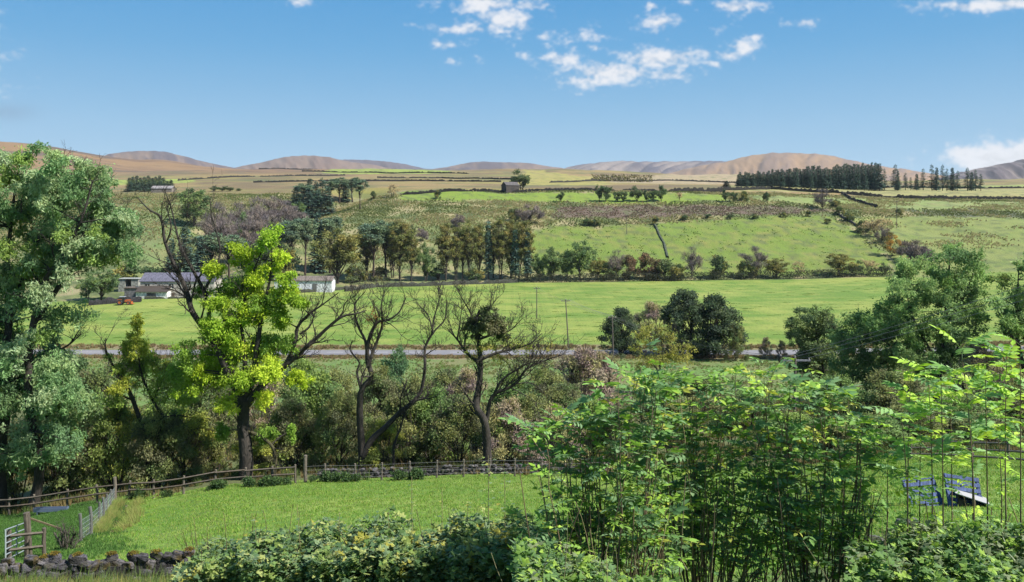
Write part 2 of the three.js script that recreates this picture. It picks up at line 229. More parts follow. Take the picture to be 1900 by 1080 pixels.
function groundColor(x, z) {
  const D = -z, u = CX + F * x / Math.max(D, 4), n1 = fbm(x / 6, z / 6), n2 = fbm(x / 1.3 + 9, z / 1.3, 3), n3 = fbm(x / 28 + 4, z / 28);
  const wx = x + (fbm(x / 5, z / 5 + 30) - 0.5) * 0.02 * D, wz = z + (fbm(x / 5 + 50, z / 5) - 0.5) * 0.03 * D;
  let c;
  if (D < 53.5) {
    c = blend(G.paddock, G.paddock2, clamp(0.15 + 1.5 * (n1 - 0.4) + 0.9 * (n2 - 0.5)));
    if (u < 235 && D > 28) { const left = segD(x, z, DITCH[0], DITCH[2]); c = blend(c, G.lushShaded, (x < DITCH[1][0] - 0.6 ? 0.75 : 0) * (0.7 + 0.5 * n2)); if (left < 0.34) c = blend(c, G.earth, 0.8); else if (left < 1.2) c = blend(c, G.meadow2, 0.6); }  // rich grass left of the ditch, painted darker for the shade of the trees
    if (D < 20) c = blend(c, G.litter2, 0.5);
  } else if (D < 104) c = blend(G.litter, G.litter2, clamp(n1 * 1.4 + n2 * 0.4 - 0.3));
  else if (D < 150) c = blend(G.meadow, G.meadow2, clamp(2.2 * (n1 - 0.45) + 1.2 * (n2 - 0.5) + 0.2));
  else if (D < 168) c = blend(G.verge, G.meadow, clamp(1.6 * (n2 - 0.35)));
  else if (D < edgeD(u)) { const stripe = 0.5 + 0.5 * Math.sin((z + 0.03 * x) / 5.2 + 2 * n3); const st = fbm(x / 9 + 70, z / 1.5, 3); c = blend(G.field, G.field2, clamp(0.1 + 0.45 * stripe * n3 * 1.3 + 1.4 * (n1 - 0.42) + 1.5 * (st - 0.45))); }
  else if (D < 470) { c = blend(G.rough, n1 > 0.5 ? G.rough2 : G.rough3, clamp(Math.abs(n1 - 0.5) * 5 + 0.9 * (n2 - 0.4))); }
  else { const t = sstep(800, 1050, D) * (1 - sstep(500, 900, u)); const n4 = fbm(x / 40, z / 90 + 7), n5 = fbm(x / 90 + 2, z / 30); c = blend(blend(G.moor, G.moor2, clamp(4.5 * (n4 - 0.42))), G.moor3, clamp(3 * (n5 - 0.48))); c = blend(c, G.rough3, 0.6 * sstep(0.57, 0.66, fbm(x / 45 + 31, z / 22, 4))); c = blend(c, blend(blend(G.fell, G.fell2, clamp(4 * (n5 - 0.42))), C(104, 92, 84), 0.8 * sstep(0.56, 0.66, fbm(x / 70 + 5, z / 40 + 12, 4))), t); }
  if (D > 296) { const k = zoneAt(wx, wz); if (k >= 0) { const q = ZONES[k]; c = blend(blend(q.a, q.b, clamp(q.k * 3.2 * (n1 - 0.38) + 1.2 * (n2 - 0.5) + 0.6 * (n3 - 0.5))), G.rough3, 0.75 * sstep(0.53, 0.68, fbm(x / 3.2 + 11, z / 2, 3) * 0.75 + n1 * 0.25)); } }
  if (D > 1500) c = blend(G.moor2, G.moor, n3);
  return c;
}
{
  const us = []; for (let u = -420; u <= 2320; u += 7) us.push(Math.atan((u - CX) / F));
  const a0 = us[0], a1 = us[us.length - 1], azs = []; for (let k = 24; k >= 1; k--) azs.push(a0 - (Math.PI + a0) * (k / 24) * 0.999); azs.push(...us); for (let k = 1; k <= 24; k++) azs.push(a1 + (Math.PI - a1) * (k / 24) * 0.999);
  const rs = [0.02, 1, 2, 3, 4, 5, 6, 7, 8]; while (rs[rs.length - 1] < 11000) { const D = rs[rs.length - 1]; rs.push(D + (D < 300 ? clamp(5 * D * D / (F * clamp(D * 0.42, 4, 25)), 0.09, 2.6) : D < 500 ? 3 : D < 1500 ? D * 0.009 : D * 0.06)); }
  const p = [], c = [], uv = [], idx = [], nc = azs.length;
  for (const r of rs) for (const a of azs) { const k = Math.abs(a) < 1.2 ? r / Math.max(Math.cos(a), 0.36) : r, x = k * Math.sin(a), z = -k * Math.cos(a); p.push(x, groundH(x, z), z); c.push(...groundColor(x, z)); uv.push(x, z); }
  for (let j = 0; j < rs.length - 1; j++) for (let i = 0; i < nc - 1; i++) { const q = j * nc + i; idx.push(q, q + 1, q + nc, q + 1, q + nc + 1, q + nc); }
  const g = new THREE.BufferGeometry(); g.setAttribute('position', new THREE.Float32BufferAttribute(p, 3)); g.setAttribute('color', new THREE.Float32BufferAttribute(c, 3)); g.setAttribute('uv', new THREE.Float32BufferAttribute(uv, 2)); g.setIndex(idx); g.computeVertexNormals();
  setting('ground', g, M.ground, 'grassy valley floor and hillside of fields and moor');
  console.log('ground', rs.length, nc);
}
// ---------- far fells: each a ridge with its own crest line and gullies ----------
function fell(name, label, D, depth, crest, ca, cb, gully, seed) {
  const us = []; for (let u = crest[0][0]; u <= crest[crest.length - 1][0]; u += 4) us.push(u);
  const top = (u) => { let k = 0; while (k < crest.length - 2 && u > crest[k + 1][0]) k++; const q = (j) => crest[clamp(j, 0, crest.length - 1)][1], t = clamp((u - crest[k][0]) / (crest[k + 1][0] - crest[k][0])), a = q(k - 1), b = q(k), c = q(k + 1), d = q(k + 2); return b + 0.5 * t * (c - a + t * (2 * a - 5 * b + 4 * c - d + t * (3 * (b - c) + d - a))); };
  const N = 46, p = [], c = [], uv = [], idx = [];
  for (let j = 0; j <= N; j++) for (const u of us) {
    const t = j / N * 1.35, Dz = D - depth * (1 - t), w = t < 1 ? Math.sin(t * Math.PI / 2) ** 1.15 : Math.cos((t - 1) * 2.2), x = (u - CX) / F * D, yc = (HY - top(u)) / F * D;
    const k = fbm(u / 60 + seed, t * 3, 4) - 0.5, gl = fbm((u + gully * t * 70) / 9 + seed, t * 4 + seed, 4);
    const fade = Math.sin(Math.PI * clamp(t)); 
    p.push(x * Dz / D, EYE - 30 + (yc + 30) * w + fade * D * (0.008 * k + 0.0032 * (1 + Math.abs(gully)) * (gl - 0.5)), -Dz);
    const q = blend(ca, cb, clamp(0.5 + 2.8 * k + 2.6 * (gl - 0.5))); c.push(...vary(q, () => hash(u * 7 + seed, j * 13 + 5), 0.06)); uv.push(u / 90, t * 3);
  }
  for (let j = 0; j < N; j++) for (let i = 0; i < us.length - 1; i++) { const q = j * us.length + i; idx.push(q, q + 1, q + us.length, q + 1, q + us.length + 1, q + us.length); }
  const g = new THREE.BufferGeometry(); g.setAttribute('position', new THREE.Float32BufferAttribute(p, 3)); g.setAttribute('color', new THREE.Float32BufferAttribute(c, 3)); g.setAttribute('uv', new THREE.Float32BufferAttribute(uv, 2)); g.setIndex(idx); g.computeVertexNormals();
  setting(name, g, mat({ name: 'fell grass', vertexColors: true, roughness: 1 }), label);
}
const heath = C(128, 108, 94), heath2 = C(92, 82, 86), straw = C(152, 124, 94), straw2 = C(112, 92, 82), pale = C(142, 130, 124), pale2 = C(84, 80, 90);
fell('hill', 'purple heather fell behind the brown moor on the left skyline', 3200, 1300, [[120, 312], [190, 292], [240, 285], [285, 284], [325, 289], [362, 299], [400, 308], [450, 318], [520, 330]], heath, heath2, 0.4, 1);
fell('hill', 'rounded purple brown fell above the dark gill conifers', 3600, 1400, [[380, 330], [440, 313], [490, 303], [530, 294], [572, 291], [615, 296], [655, 303], [710, 311], [790, 330]], heath, straw2, 0.5, 9);
fell('hill', 'low grey fell trailing off behind the rounded purple fell', 4700, 1500, [[520, 320], [590, 302], [640, 299], [700, 301], [742, 305], [785, 313], [880, 325]], pale2, heath2, 0.5, 17);
fell('hill', 'low purple fell behind the field barn', 3900, 1400, [[740, 325], [830, 311], [872, 304], [920, 303], [980, 305], [1040, 313], [1090, 320], [1150, 335]], heath, heath2, 0.3, 23);
fell('hill', 'long grey fell scored by slanting gullies', 4300, 1700, [[960, 335], [1040, 316], [1090, 307], [1150, 301], [1200, 303], [1250, 302], [1300, 303], [1360, 304], [1460, 306], [1600, 325]], pale, pale2, -2.2, 31);
fell('hill', 'broad brown domed fell behind the conifer plantation', 3300, 1300, [[1200, 330], [1290, 312], [1345, 303], [1385, 292], [1425, 288], [1475, 288], [1530, 290], [1575, 300], [1640, 312], [1700, 320], [1780, 332], [1860, 345]], straw, heath, -0.6, 41);
fell('hill', 'steep streaked purple fell at the right edge', 2700, 1100, [[1680, 350], [1750, 333], [1800, 318], [1850, 308], [1905, 299], [2000, 288], [2150, 280], [2320, 290], [2500, 310]], pale, heath2, 2.4, 53);

// ---------- road along the valley floor ----------
{
  const g = new GB(), m = new GB(), asph = C(138, 136, 142, 1.9), paint = C(235, 235, 230, 1.6), x0 = -130, x1 = 130, n = 180;
  const strip = (b, za, zb, lift, c, from = x0, to = x1) => { const rows = Math.max(2, Math.round((to - from) / 1.5)); for (let k = 0; k <= rows; k++) { const x = mix(from, to, k / rows), h = groundH(x, -157) + 0.16 + lift; for (const z of [za, zb]) b.v(x, h - Math.abs(z + 157) * 0.012, z, vary(c, () => hash(k * 31, z * 10), 0.05), x / 4, z / 4); if (k) { const q = b.n - 4; b.t(q, q + 2, q + 1); b.t(q + 1, q + 2, q + 3); } } };
  strip(g, -154.3, -157, 0, asph); strip(g, -157, -159.7, 0, asph); strip(g, -153.9, -154.3, -0.3, C(110, 104, 80)); 
  const road = setting('road', g.build(null, true), mat({ name: 'asphalt', vertexColors: true, roughness: 0.85 }), 'grey country road crossing the valley floor');
  for (let x = -124; x < 124; x += 8) strip(m, -156.94, -157.06, 0.004, paint, x, x + 4);
  const mk = m.build(null, true); const mm = part('centre_line', mk, M.plain, road); 
}

// ---------- tree kinds ----------
const BARK = C(108, 98, 84, 2), BARKPALE = C(150, 142, 130, 2), BARKDARK = C(92, 84, 76, 2);
function curve(a, b, r, bow = 0.15, n = 5) { const L = a.distanceTo(b), m = V(gauss(r), gauss(r) + 0.4, gauss(r)).multiplyScalar(L * bow), o = []; for (let k = 0; k <= n; k++) { const t = k / n; o.push(V(0, 0, 0).lerpVectors(a, b, t).addScaledVector(m, 4 * t * (1 - t) * 0.5)); } return o; }
// A broadleaf or a bare tree of unit-true metres with its foot at the origin: trunk part and crown part.
function broadleaf(o) {
  const r = rngOf(o.seed), tg = new GB(), cg = new GB(), bark = o.bark ?? BARK, stems = o.stems ?? 1, tips = [];
  const spines = []; for (let s = 0; s < stems; s++) { const a = s / stems * 6.28 + r() * 2, k = stems > 1 ? 0.22 * o.w : 0; spines.push(curve(V(Math.cos(a) * k * 0.25, -0.3, Math.sin(a) * k * 0.25), V(Math.cos(a) * k * 2 + gauss(r) * 0.05 * o.h, o.h * (0.86 - 0.1 * s / stems), Math.sin(a) * k * 2 + gauss(r) * 0.05 * o.h), r, 0.04, 8)); tg.tube(spines[s], o.tr / Math.sqrt(stems), o.tr * 0.12, bark, 6, 0.3, r); }
  for (let k = 0; k < o.clumps; k++) {
    const d = rdir(r); let q = Math.pow(r(), o.fill ?? 0.45), y01 = clamp(0.5 + 0.5 * d.y * q); if (o.dome) { y01 = Math.pow(r(), 0.75); d.y = 0; d.normalize(); q = Math.pow(r(), 0.4) * Math.sqrt(Math.max(0.04, 1 - Math.pow(y01, 2.2))); } const c = V(d.x * q * o.w * (o.taper ? mix(1, o.taper, y01) : 1), mix(o.cb, o.h, y01), d.z * q * o.w * (o.taper ? mix(1, o.taper, y01) : 1));
    c.x += 0.12 * o.w * gauss(r); c.z += 0.12 * o.w * gauss(r);
    const sp = pick(spines, r), near = clamp((c.y - o.h * 0.15) / o.h, 0.12, 0.9), p0 = sp[Math.min(8, Math.floor(near * 0.85 * 8))], br = curve(p0, c, r, 0.16, 4);
    tg.tube(br, o.tr * (0.32 - 0.2 * near), 0.012 + 0.006 * o.h / 10, bark, 4);
    for (let t = 0; t < (o.twigs ?? 3); t++) { const e = c.clone().addScaledVector(rdir(r, 0.5), o.cr * (0.7 + 0.7 * r())); tg.tube(curve(br[3], e, r, 0.12, 2), 0.02 + 0.01 * o.h / 10, 0.007, bark, 3); tips.push(e); }
    const cc = vary(pick(o.col, r), r, 0.16), n = Math.round(o.leaves / o.clumps * (0.6 + 0.8 * r()));
    for (let j = 0; j < n; j++) {
      const e = V(c.x + gauss(r) * o.cr, c.y + gauss(r) * o.cr * (o.flat ?? 0.75), c.z + gauss(r) * o.cr), d2 = rdir(r, o.up ?? -0.15);
      cg.leaf(e, d2, side(d2, r), o.ls * (0.6 + 0.8 * r()), o.ls * (o.aspect ?? 0.6) * (0.6 + 0.8 * r()), vary(cc, r, 0.28));
    }
  }
  return { trunk: tg.build(null, true), crown: cg.build(), crownMat: o.mat ?? M.leaf, h: o.h, w: o.w };
}
function spruce(o) {
  const r = rngOf(o.seed), tg = new GB(), cg = new GB(); tg.tube([V(0, -0.3, 0), V(0, o.h * 0.5, 0), V(0, o.h, 0)], o.h * 0.014, 0.02, BARKDARK, 6);
  const rows = Math.round(o.h * (o.rows ?? 1.9));
  for (let k = 0; k < rows; k++) {
    const t = k / rows, y = mix(o.cb, o.h * 0.985, t), L = o.w * Math.pow(1 - t, 0.8) * (0.75 + 0.45 * r()) + 0.15, n = 6 + Math.floor(4 * (1 - t));
    for (let b = 0; b < n; b++) {
      if (r() < (o.gap ?? 0.1)) continue;
      const a = r() * 6.283, droop = mix(0.35, -0.25, t), d = V(Math.cos(a), -droop, Math.sin(a)).normalize(), l = L * (0.7 + 0.5 * r()); if (l > 0.8) tg.tube([V(0, y, 0), V(d.x * l, y + d.y * l, d.z * l)], 0.03, 0.008, BARKDARK, 3);
      const cc = vary(pick(o.col, r), r, 0.2), m = Math.max(4, Math.round(l * (o.dense ?? 4.5))); { const sd = V(-d.z, gauss(r) * 0.3, d.x).normalize(); cg.leaf(V(0, y, 0), d, sd, l, Math.min(l * 0.5, 1.1), vary(cc, r, 0.2), -0.2); }
      for (let j = 0; j < m; j++) { const q = (j + r()) / m, e = V(d.x * l * q, y + d.y * l * q + l * 0.12 * q * q, d.z * l * q), sd = (r() < 0.5 ? -1 : 1), dd = V(d.x * 0.6 - d.z * sd * (0.7 + 0.4 * r()), -0.25 + gauss(r) * 0.3, d.z * 0.6 + d.x * sd * (0.7 + 0.4 * r())).normalize(); cg.leaf(e, dd, side(dd, r), (0.6 + 0.6 * r()) * (0.6 + 0.5 * (1 - q)) * (o.ls ?? 1), 0.34 * (0.6 + 0.8 * r()) * (o.ls ?? 1), vary(cc, r, 0.25), 0.5); }
    }
  }
  for (let j = 0; j < 6; j++) { const d = V(gauss(r) * 0.3, 1, gauss(r) * 0.3).normalize(); cg.leaf(V(0, o.h * 0.96, 0), d, side(d, r), 0.7, 0.15, vary(o.col[0], r)); }
  return { trunk: tg.build(null, true), crown: cg.build(), crownMat: M.needle, h: o.h, w: o.w };
}
const KIND = {};
const kinds = (n, k, f) => { KIND[n] = []; for (let i = 0; i < k; i++) KIND[n].push(f(i)); };
const OL = [L(134, 132, 70), L(120, 124, 66), L(148, 140, 76)], YE = [L(138, 138, 74), L(124, 130, 72), L(150, 140, 80)], GR = [L(112, 136, 82), L(100, 124, 78), L(128, 148, 84)], DK2 = [L(72, 98, 84), L(82, 108, 84), L(62, 88, 80)], PU = [L(108, 98, 94), L(120, 108, 100), L(98, 90, 92)], RE = [L(140, 112, 84), L(128, 108, 82), L(122, 116, 78)], TA = [L(184, 162, 116), L(166, 146, 106)], DG = [L(82, 104, 66), L(90, 112, 68), L(100, 114, 70)];
kinds('olive', 3, (i) => broadleaf({ seed: 100 + i, h: 12, cb: 2.2, w: 4, tr: 0.3, clumps: 70, cr: 0.75, twigs: 4, leaves: 5200, ls: 0.44, col: OL }));
kinds('birch', 3, (i) => broadleaf({ seed: 110 + i, h: 20, cb: 5.0, w: 3.0, tr: 0.24, stems: 1 + i % 2, clumps: 80, cr: 0.7, twigs: 4, leaves: 5200, ls: 0.42, col: [...YE, L(116, 122, 70), L(110, 118, 68)], bark: BARK, taper: 0.75 }));
kinds('pine', 3, (i) => broadleaf({ seed: 120 + i, h: 19, cb: 10.5, w: 3.3, tr: 0.32, clumps: 30, cr: 1.0, leaves: 4000, ls: 0.65, aspect: 0.35, col: [L(84, 108, 82), L(76, 98, 78), L(98, 116, 82)], flat: 0.5, mat: M.needle, bark: C(104, 84, 74, 2) }));
kinds('spruce', 3, (i) => spruce({ seed: 130 + i, h: 18, cb: 1.2, w: 2.9, col: DK2, dense: 3.6 }));
kinds('thin_spruce', 2, (i) => spruce({ seed: 136 + i, h: 17, cb: 2.5, w: 1.6, col: DK2, gap: 0.2 }));
kinds('open_spruce', 3, (i) => spruce({ seed: 140 + i, h: 18, cb: 3, w: 2.9, col: DK2, gap: 0.28, rows: 1.15 }));
kinds('bare', 3, (i) => broadleaf({ seed: 150 + i, h: 10, cb: 2, w: 3.6, tr: 0.24, clumps: 34, cr: 0.9, twigs: 9, leaves: 3200, ls: 0.9, aspect: 0.08, up: 0.9, col: PU, bark: BARK, mat: M.twig }));
kinds('tan_bare', 2, (i) => broadleaf({ seed: 155 + i, h: 8, cb: 1, w: 2.8, tr: 0.16, stems: 2, clumps: 26, cr: 0.8, twigs: 8, leaves: 1500, ls: 0.6, aspect: 0.12, up: 0.8, col: TA, bark: BARK, mat: M.twig }));
kinds('green', 3, (i) => broadleaf({ seed: 160 + i, h: 9, cb: 1.6, w: 3.6, tr: 0.24, stems: 1 + i % 2, clumps: 50, cr: 0.65, twigs: 4, leaves: 4600, ls: 0.4, col: GR }));
kinds('hawthorn', 3, (i) => broadleaf({ seed: 170 + i, h: 5, cb: 0.8, w: 1.9, tr: 0.16, stems: 1 + i % 2, clumps: 20, cr: 0.55, leaves: 1800, ls: 0.36, col: DG, bark: BARKDARK }));
kinds('bush', 3, (i) => broadleaf({ seed: 180 + i, h: 3, cb: 0.2, dome: 1, w: 1.9, tr: 0.1, stems: 3, clumps: 18, cr: 0.55, leaves: 2000, ls: 0.36, col: [...OL, ...DG] }));
kinds('red_bush', 2, (i) => broadleaf({ seed: 186 + i, h: 4, cb: 0.2, dome: 1, w: 2.4, tr: 0.1, stems: 3, clumps: 20, cr: 0.6, leaves: 2200, ls: 0.38, col: RE }));
kinds('purple_bush', 2, (i) => broadleaf({ seed: 190 + i, h: 4, cb: 0.4, w: 2.5, tr: 0.1, stems: 4, clumps: 24, cr: 0.6, twigs: 7, leaves: 3000, ls: 0.6, aspect: 0.12, up: 0.8, col: PU, mat: M.twig }));
kinds('orange_bush', 1, () => broadleaf({ seed: 195, h: 5, cb: 0.5, w: 2.1, tr: 0.12, stems: 2, clumps: 20, cr: 0.55, leaves: 1400, ls: 0.3, col: [L(190, 146, 60), L(170, 132, 60), L(120, 112, 56)] }));
let turn = rngOf(5);
function plant(kind, name, label, cat, foot, hM, wM, group, v) {
  const list = KIND[kind], k = list[(v ?? Math.floor(turn() * 97)) % list.length], t = thing(name, label, cat, foot, group);
  t.rotation.y = turn() * 6.28; const sy = hM / k.h, sx = wM ? wM / 2 / (k.w * 1.12) : sy; t.scale.set(sx, sy, sx);
  part('trunk', k.trunk, M.bark, t); part('crown', k.crown, k.crownMat, t, true);
  return t;
}
// rows of [kind, px, top py, width px, foot py or -distance, name, look]
function plantRow(rows, where, group) {
  const count = {};
  for (const [kind, px, top, wpx, foot, name, look] of rows) {
    const g = foot < 0 ? gp(px, -foot) : seen(px, foot), D = -g.z, hM = Math.max(0.8, (HY - top) / F * D + EYE - g.y), key = look + where; count[key] = (count[key] ?? 0) + 1;
    const total = rows.filter((q) => q[6] === look).length;
    plant(kind, name, `${look} ${where}${total > 1 ? ', ' + ORD[count[key] - 1] + ' from left' : ''}`, /bush|shrub/.test(name) ? 'bush' : 'tree', g, hM, wpx * 1.18 / F * D, group);
  }
}
plantRow([
  ['pine', 540, 405, 44, -292, 'pine_tree', 'dark green pine'], ['pine', 566, 400, 44, -298, 'pine_tree', 'dark green pine'], ['spruce', 590, 392, 40, -306, 'spruce_tree', 'tall dark spruce'], ['pine', 612, 398, 44, -306, 'pine_tree', 'dark green pine'],
  ['olive', 627, 418, 80, -282, 'ash_tree', 'wide round olive tree'], ['pine', 692, 410, 56, -290, 'pine_tree', 'dark green pine'], ['pine', 716, 405, 52, -296, 'pine_tree', 'dark green pine'], ['birch', 742, 404, 46, -292, 'birch_tree', 'yellowing slender birch'], ['birch', 763, 418, 34, -292, 'birch_tree', 'yellowing slender birch'],
  ['green', 790, 450, 34, -294, 'alder_tree', 'small grey green alder'], ['birch', 827, 408, 40, -298, 'birch_tree', 'yellowing slender birch'], ['birch', 846, 418, 28, -300, 'birch_tree', 'yellowing slender birch'], ['birch', 870, 406, 36, -302, 'birch_tree', 'yellowing slender birch'], ['birch', 889, 410, 32, -304, 'birch_tree', 'yellowing slender birch'],
  ['thin_spruce', 906, 407, 18, -304, 'spruce_tree', 'narrow dark spruce'], ['birch', 928, 402, 36, -304, 'birch_tree', 'yellowing slender birch'], ['birch', 948, 401, 34, -306, 'birch_tree', 'yellowing slender birch'], ['thin_spruce', 956, 424, 20, -303, 'spruce_tree', 'narrow dark spruce'], ['birch', 976, 403, 36, -304, 'birch_tree', 'yellowing slender birch'],
  ['thin_spruce', 979, 428, 18, -303, 'spruce_tree', 'narrow dark spruce'], ['green', 1024, 458, 50, -305, 'alder_tree', 'small grey green alder'], ['green', 1076, 446, 52, -305, 'alder_tree', 'small grey green alder'], ['olive', 1108, 478, 36, -305, 'hawthorn_bush', 'rounded olive thorn bush'], ['bare', 1145, 464, 34, -305, 'bare_tree', 'leafless dark tree'],
  ['red_bush', 1166, 476, 34, -305, 'red_bush', 'russet leaved bush'], ['red_bush', 1196, 474, 40, -305, 'red_bush', 'russet leaved bush'], ['bush', 1236, 484, 56, -305, 'hawthorn_bush', 'rounded olive thorn bush'], ['bare', 1284, 458, 34, -306, 'bare_tree', 'leafless dark tree'], ['bush', 1334, 478, 40, -306, 'hawthorn_bush', 'rounded olive thorn bush'],
  ['bush', 1385, 486, 36, -306, 'hawthorn_bush', 'rounded olive thorn bush'], ['bare', 1402, 460, 50, -307, 'bare_tree', 'leafless dark tree'], ['olive', 1440, 477, 42, -307, 'hawthorn_bush', 'rounded olive thorn bush'], ['tan_bare', 1482, 486, 26, -308, 'bare_bush', 'straw coloured leafless bush'], ['olive', 1558, 468, 50, -308, 'hawthorn_bush', 'rounded olive thorn bush'],
  ['birch', 680, 415, 40, -298, 'birch_tree', 'yellowing slender birch'], ['birch', 728, 410, 38, -300, 'birch_tree', 'yellowing slender birch'], ['birch', 858, 412, 34, -307, 'birch_tree', 'yellowing slender birch'], ['birch', 915, 410, 34, -309, 'birch_tree', 'yellowing slender birch'], ['birch', 963, 408, 34, -309, 'birch_tree', 'yellowing slender birch'], ['bush', 704, 498, 40, -293, 'hawthorn_bush', 'rounded olive thorn bush'], ['bush', 880, 500, 36, -302, 'hawthorn_bush', 'rounded olive thorn bush'], ['green', 1000, 470, 34, -304, 'alder_tree', 'small grey green alder'], ['green', 1052, 462, 36, -306, 'alder_tree', 'small grey green alder'], ['bush', 1128, 490, 36, -305, 'hawthorn_bush', 'rounded olive thorn bush'], ['red_bush', 1216, 484, 34, -304, 'red_bush', 'russet leaved bush'], ['bush', 1256, 492, 32, -304, 'hawthorn_bush', 'rounded olive thorn bush'],
  ['hawthorn', 1584, 482, 28, -308, 'hawthorn_tree', 'dark green hawthorn'], ['tan_bare', 1614, 480, 36, -308, 'bare_bush', 'straw coloured leafless bush'], ['hawthorn', 1642, 486, 20, -308, 'hawthorn_tree', 'dark green hawthorn'], ['bush', 660, 495, 40, -286, 'hawthorn_bush', 'rounded olive thorn bush'], ['hawthorn', 812, 488, 40, -300, 'hawthorn_tree', 'dark green hawthorn'],
], 'in the row behind the valley field', 'trees along the far edge of the valley field');
plantRow([
  ['spruce', 345, 418, 50, -262, 'spruce_tree', 'big dark spruce'], ['pine', 392, 426, 60, -270, 'pine_tree', 'spreading dark pine'], ['pine', 425, 430, 56, -276, 'pine_tree', 'spreading dark pine'], ['spruce', 318, 440, 34, -262, 'spruce_tree', 'big dark spruce'], ['green', 188, 500, 62, -236, 'willow_tree', 'dense blue green willow'], ['green', 162, 512, 40, -240, 'willow_tree', 'dense blue green willow'],
  ['bush', 238, 492, 60, -262, 'thorn_bush', 'olive thorn bush'], ['hawthorn', 290, 488, 50, -262, 'thorn_tree', 'dark thorn tree'], ['green', 360, 345, 70, -362, 'ash_tree', 'tall pale green ash'], ['bare', 405, 380, 50, -340, 'bare_tree', 'purple leafless tree'], ['bare', 440, 375, 56, -352, 'bare_tree', 'purple leafless tree'], ['bare', 475, 366, 52, -368, 'bare_tree', 'purple leafless tree'],
  ['bare', 505, 362, 52, -384, 'bare_tree', 'purple leafless tree'], ['bare', 530, 372, 48, -378, 'bare_tree', 'purple leafless tree'], ['bare', 460, 398, 60, -326, 'bare_tree', 'purple leafless tree'], ['bare', 500, 402, 56, -334, 'bare_tree', 'purple leafless tree'], ['green', 452, 392, 40, -346, 'ash_tree', 'tall pale green ash'], ['bare', 425, 402, 52, -318, 'bare_tree', 'purple leafless tree'],
  ['green', 552, 372, 36, -390, 'ash_tree', 'tall pale green ash'], ['bush', 510, 418, 50, -318, 'thorn_bush', 'olive thorn bush'], ['pine', 520, 412, 44, -300, 'pine_tree', 'spreading dark pine'], ['spruce', 372, 436, 44, -266, 'spruce_tree', 'big dark spruce'], ['bare', 390, 400, 50, -320, 'bare_tree', 'purple leafless tree'], ['bare', 545, 385, 50, -362, 'bare_tree', 'purple leafless tree'], ['bare', 480, 384, 56, -356, 'bare_tree', 'purple leafless tree'], ['hawthorn', 460, 440, 60, -284, 'thorn_tree', 'dark thorn tree'], ['hawthorn', 505, 450, 60, -286, 'thorn_tree', 'dark thorn tree'], ['bush', 535, 470, 50, -280, 'thorn_bush', 'olive thorn bush'],
], 'in the gill above the farm', 'trees of the gill above the farm');
plantRow([['spruce', 550, 345, 34], ['pine', 562, 338, 30], ['spruce', 575, 330, 28], ['spruce', 586, 336, 30], ['open_spruce', 598, 329, 30], ['pine', 612, 334, 32], ['pine', 630, 326, 34], ['spruce', 641, 333, 26], ['pine', 654, 328, 34], ['pine', 668, 331, 26], ['spruce', 572, 348, 34], ['spruce', 590, 352, 32], ['spruce', 608, 345, 32], ['spruce', 560, 358, 30]].map((a, k) => [...a, -(k < 9 ? 440 + 5 * k : 425), 'conifer_tree', 'dark conifer']), 'in the clump at the head of the gill', 'conifers at the head of the gill');
plantRow(Array.from({ length: 12 }, (_, k) => ['spruce', 240 + k * 7, 329 - (k % 3) * 2 + (k > 9 ? 8 : 0), 19, -(500 + (k % 4) * 6), 'conifer_tree', 'small dark conifer']), 'in the moor edge clump beside the hill barn', 'conifers beside the hill barn');
plantRow([['hawthorn', 398, 345, 18, -500, 'dark_bush', 'low dark bush'], ['hawthorn', 412, 346, 18, -502, 'dark_bush', 'low dark bush'], ['hawthorn', 427, 345, 18, -505, 'dark_bush', 'low dark bush'], ['bush', 443, 350, 12, -505, 'dark_bush', 'low dark bush']], 'on the moor edge above the gill', 'bushes on the moor edge');
plantRow([['hawthorn', 1112, 342, 16], ['hawthorn', 1124, 340, 22], ['hawthorn', 1146, 352, 14], ['hawthorn', 1158, 352, 14], ['hawthorn', 1182, 344, 24], ['hawthorn', 1200, 353, 14], ['hawthorn', 1212, 350, 14], ['hawthorn', 1227, 344, 22], ['hawthorn', 1040, 356, 14], ['tan_bare', 1260, 356, 14], ['hawthorn', 1346, 351, 14], ['hawthorn', 1362, 354, 14], ['bush', 1380, 356, 16], ['bush', 1422, 358, 14]].map((a) => [...a, 374, 'hawthorn_tree', a[0] === 'hawthorn' ? 'small dark hawthorn' : 'small scrubby thorn']), 'on the bank below the crest wall', 'thorns below the crest wall');
plantRow([['bare', 1527, 352, 34, 388, 'bare_tree', 'leafless purple tree'], ['tan_bare', 1626, 402, 50, 440, 'bare_bush', 'tawny leafless bush'], ['purple_bush', 1643, 424, 30, 452, 'purple_bush', 'purple brown bush'], ['orange_bush', 1655, 430, 30, 474, 'orange_bush', 'orange autumn bush'], ['purple_bush', 1688, 448, 50, 486, 'purple_bush', 'purple brown bush'], ['purple_bush', 1715, 455, 40, 492, 'purple_bush', 'purple brown bush'], ['bush', 1602, 410, 26, 432, 'thorn_bush', 'dull green bush'], ['bush', 1574, 396, 20, 410, 'thorn_bush', 'dull green bush'], ['bush', 1550, 372, 20, 384, 'thorn_bush', 'dull green bush'], ['bush', 1558, 384, 18, 400, 'thorn_bush', 'dull green bush'], ['bush', 1668, 388, 14, 400, 'thorn_bush', 'dull green bush']], 'along the hillside boundary on the right', 'bushes along the hillside boundary');
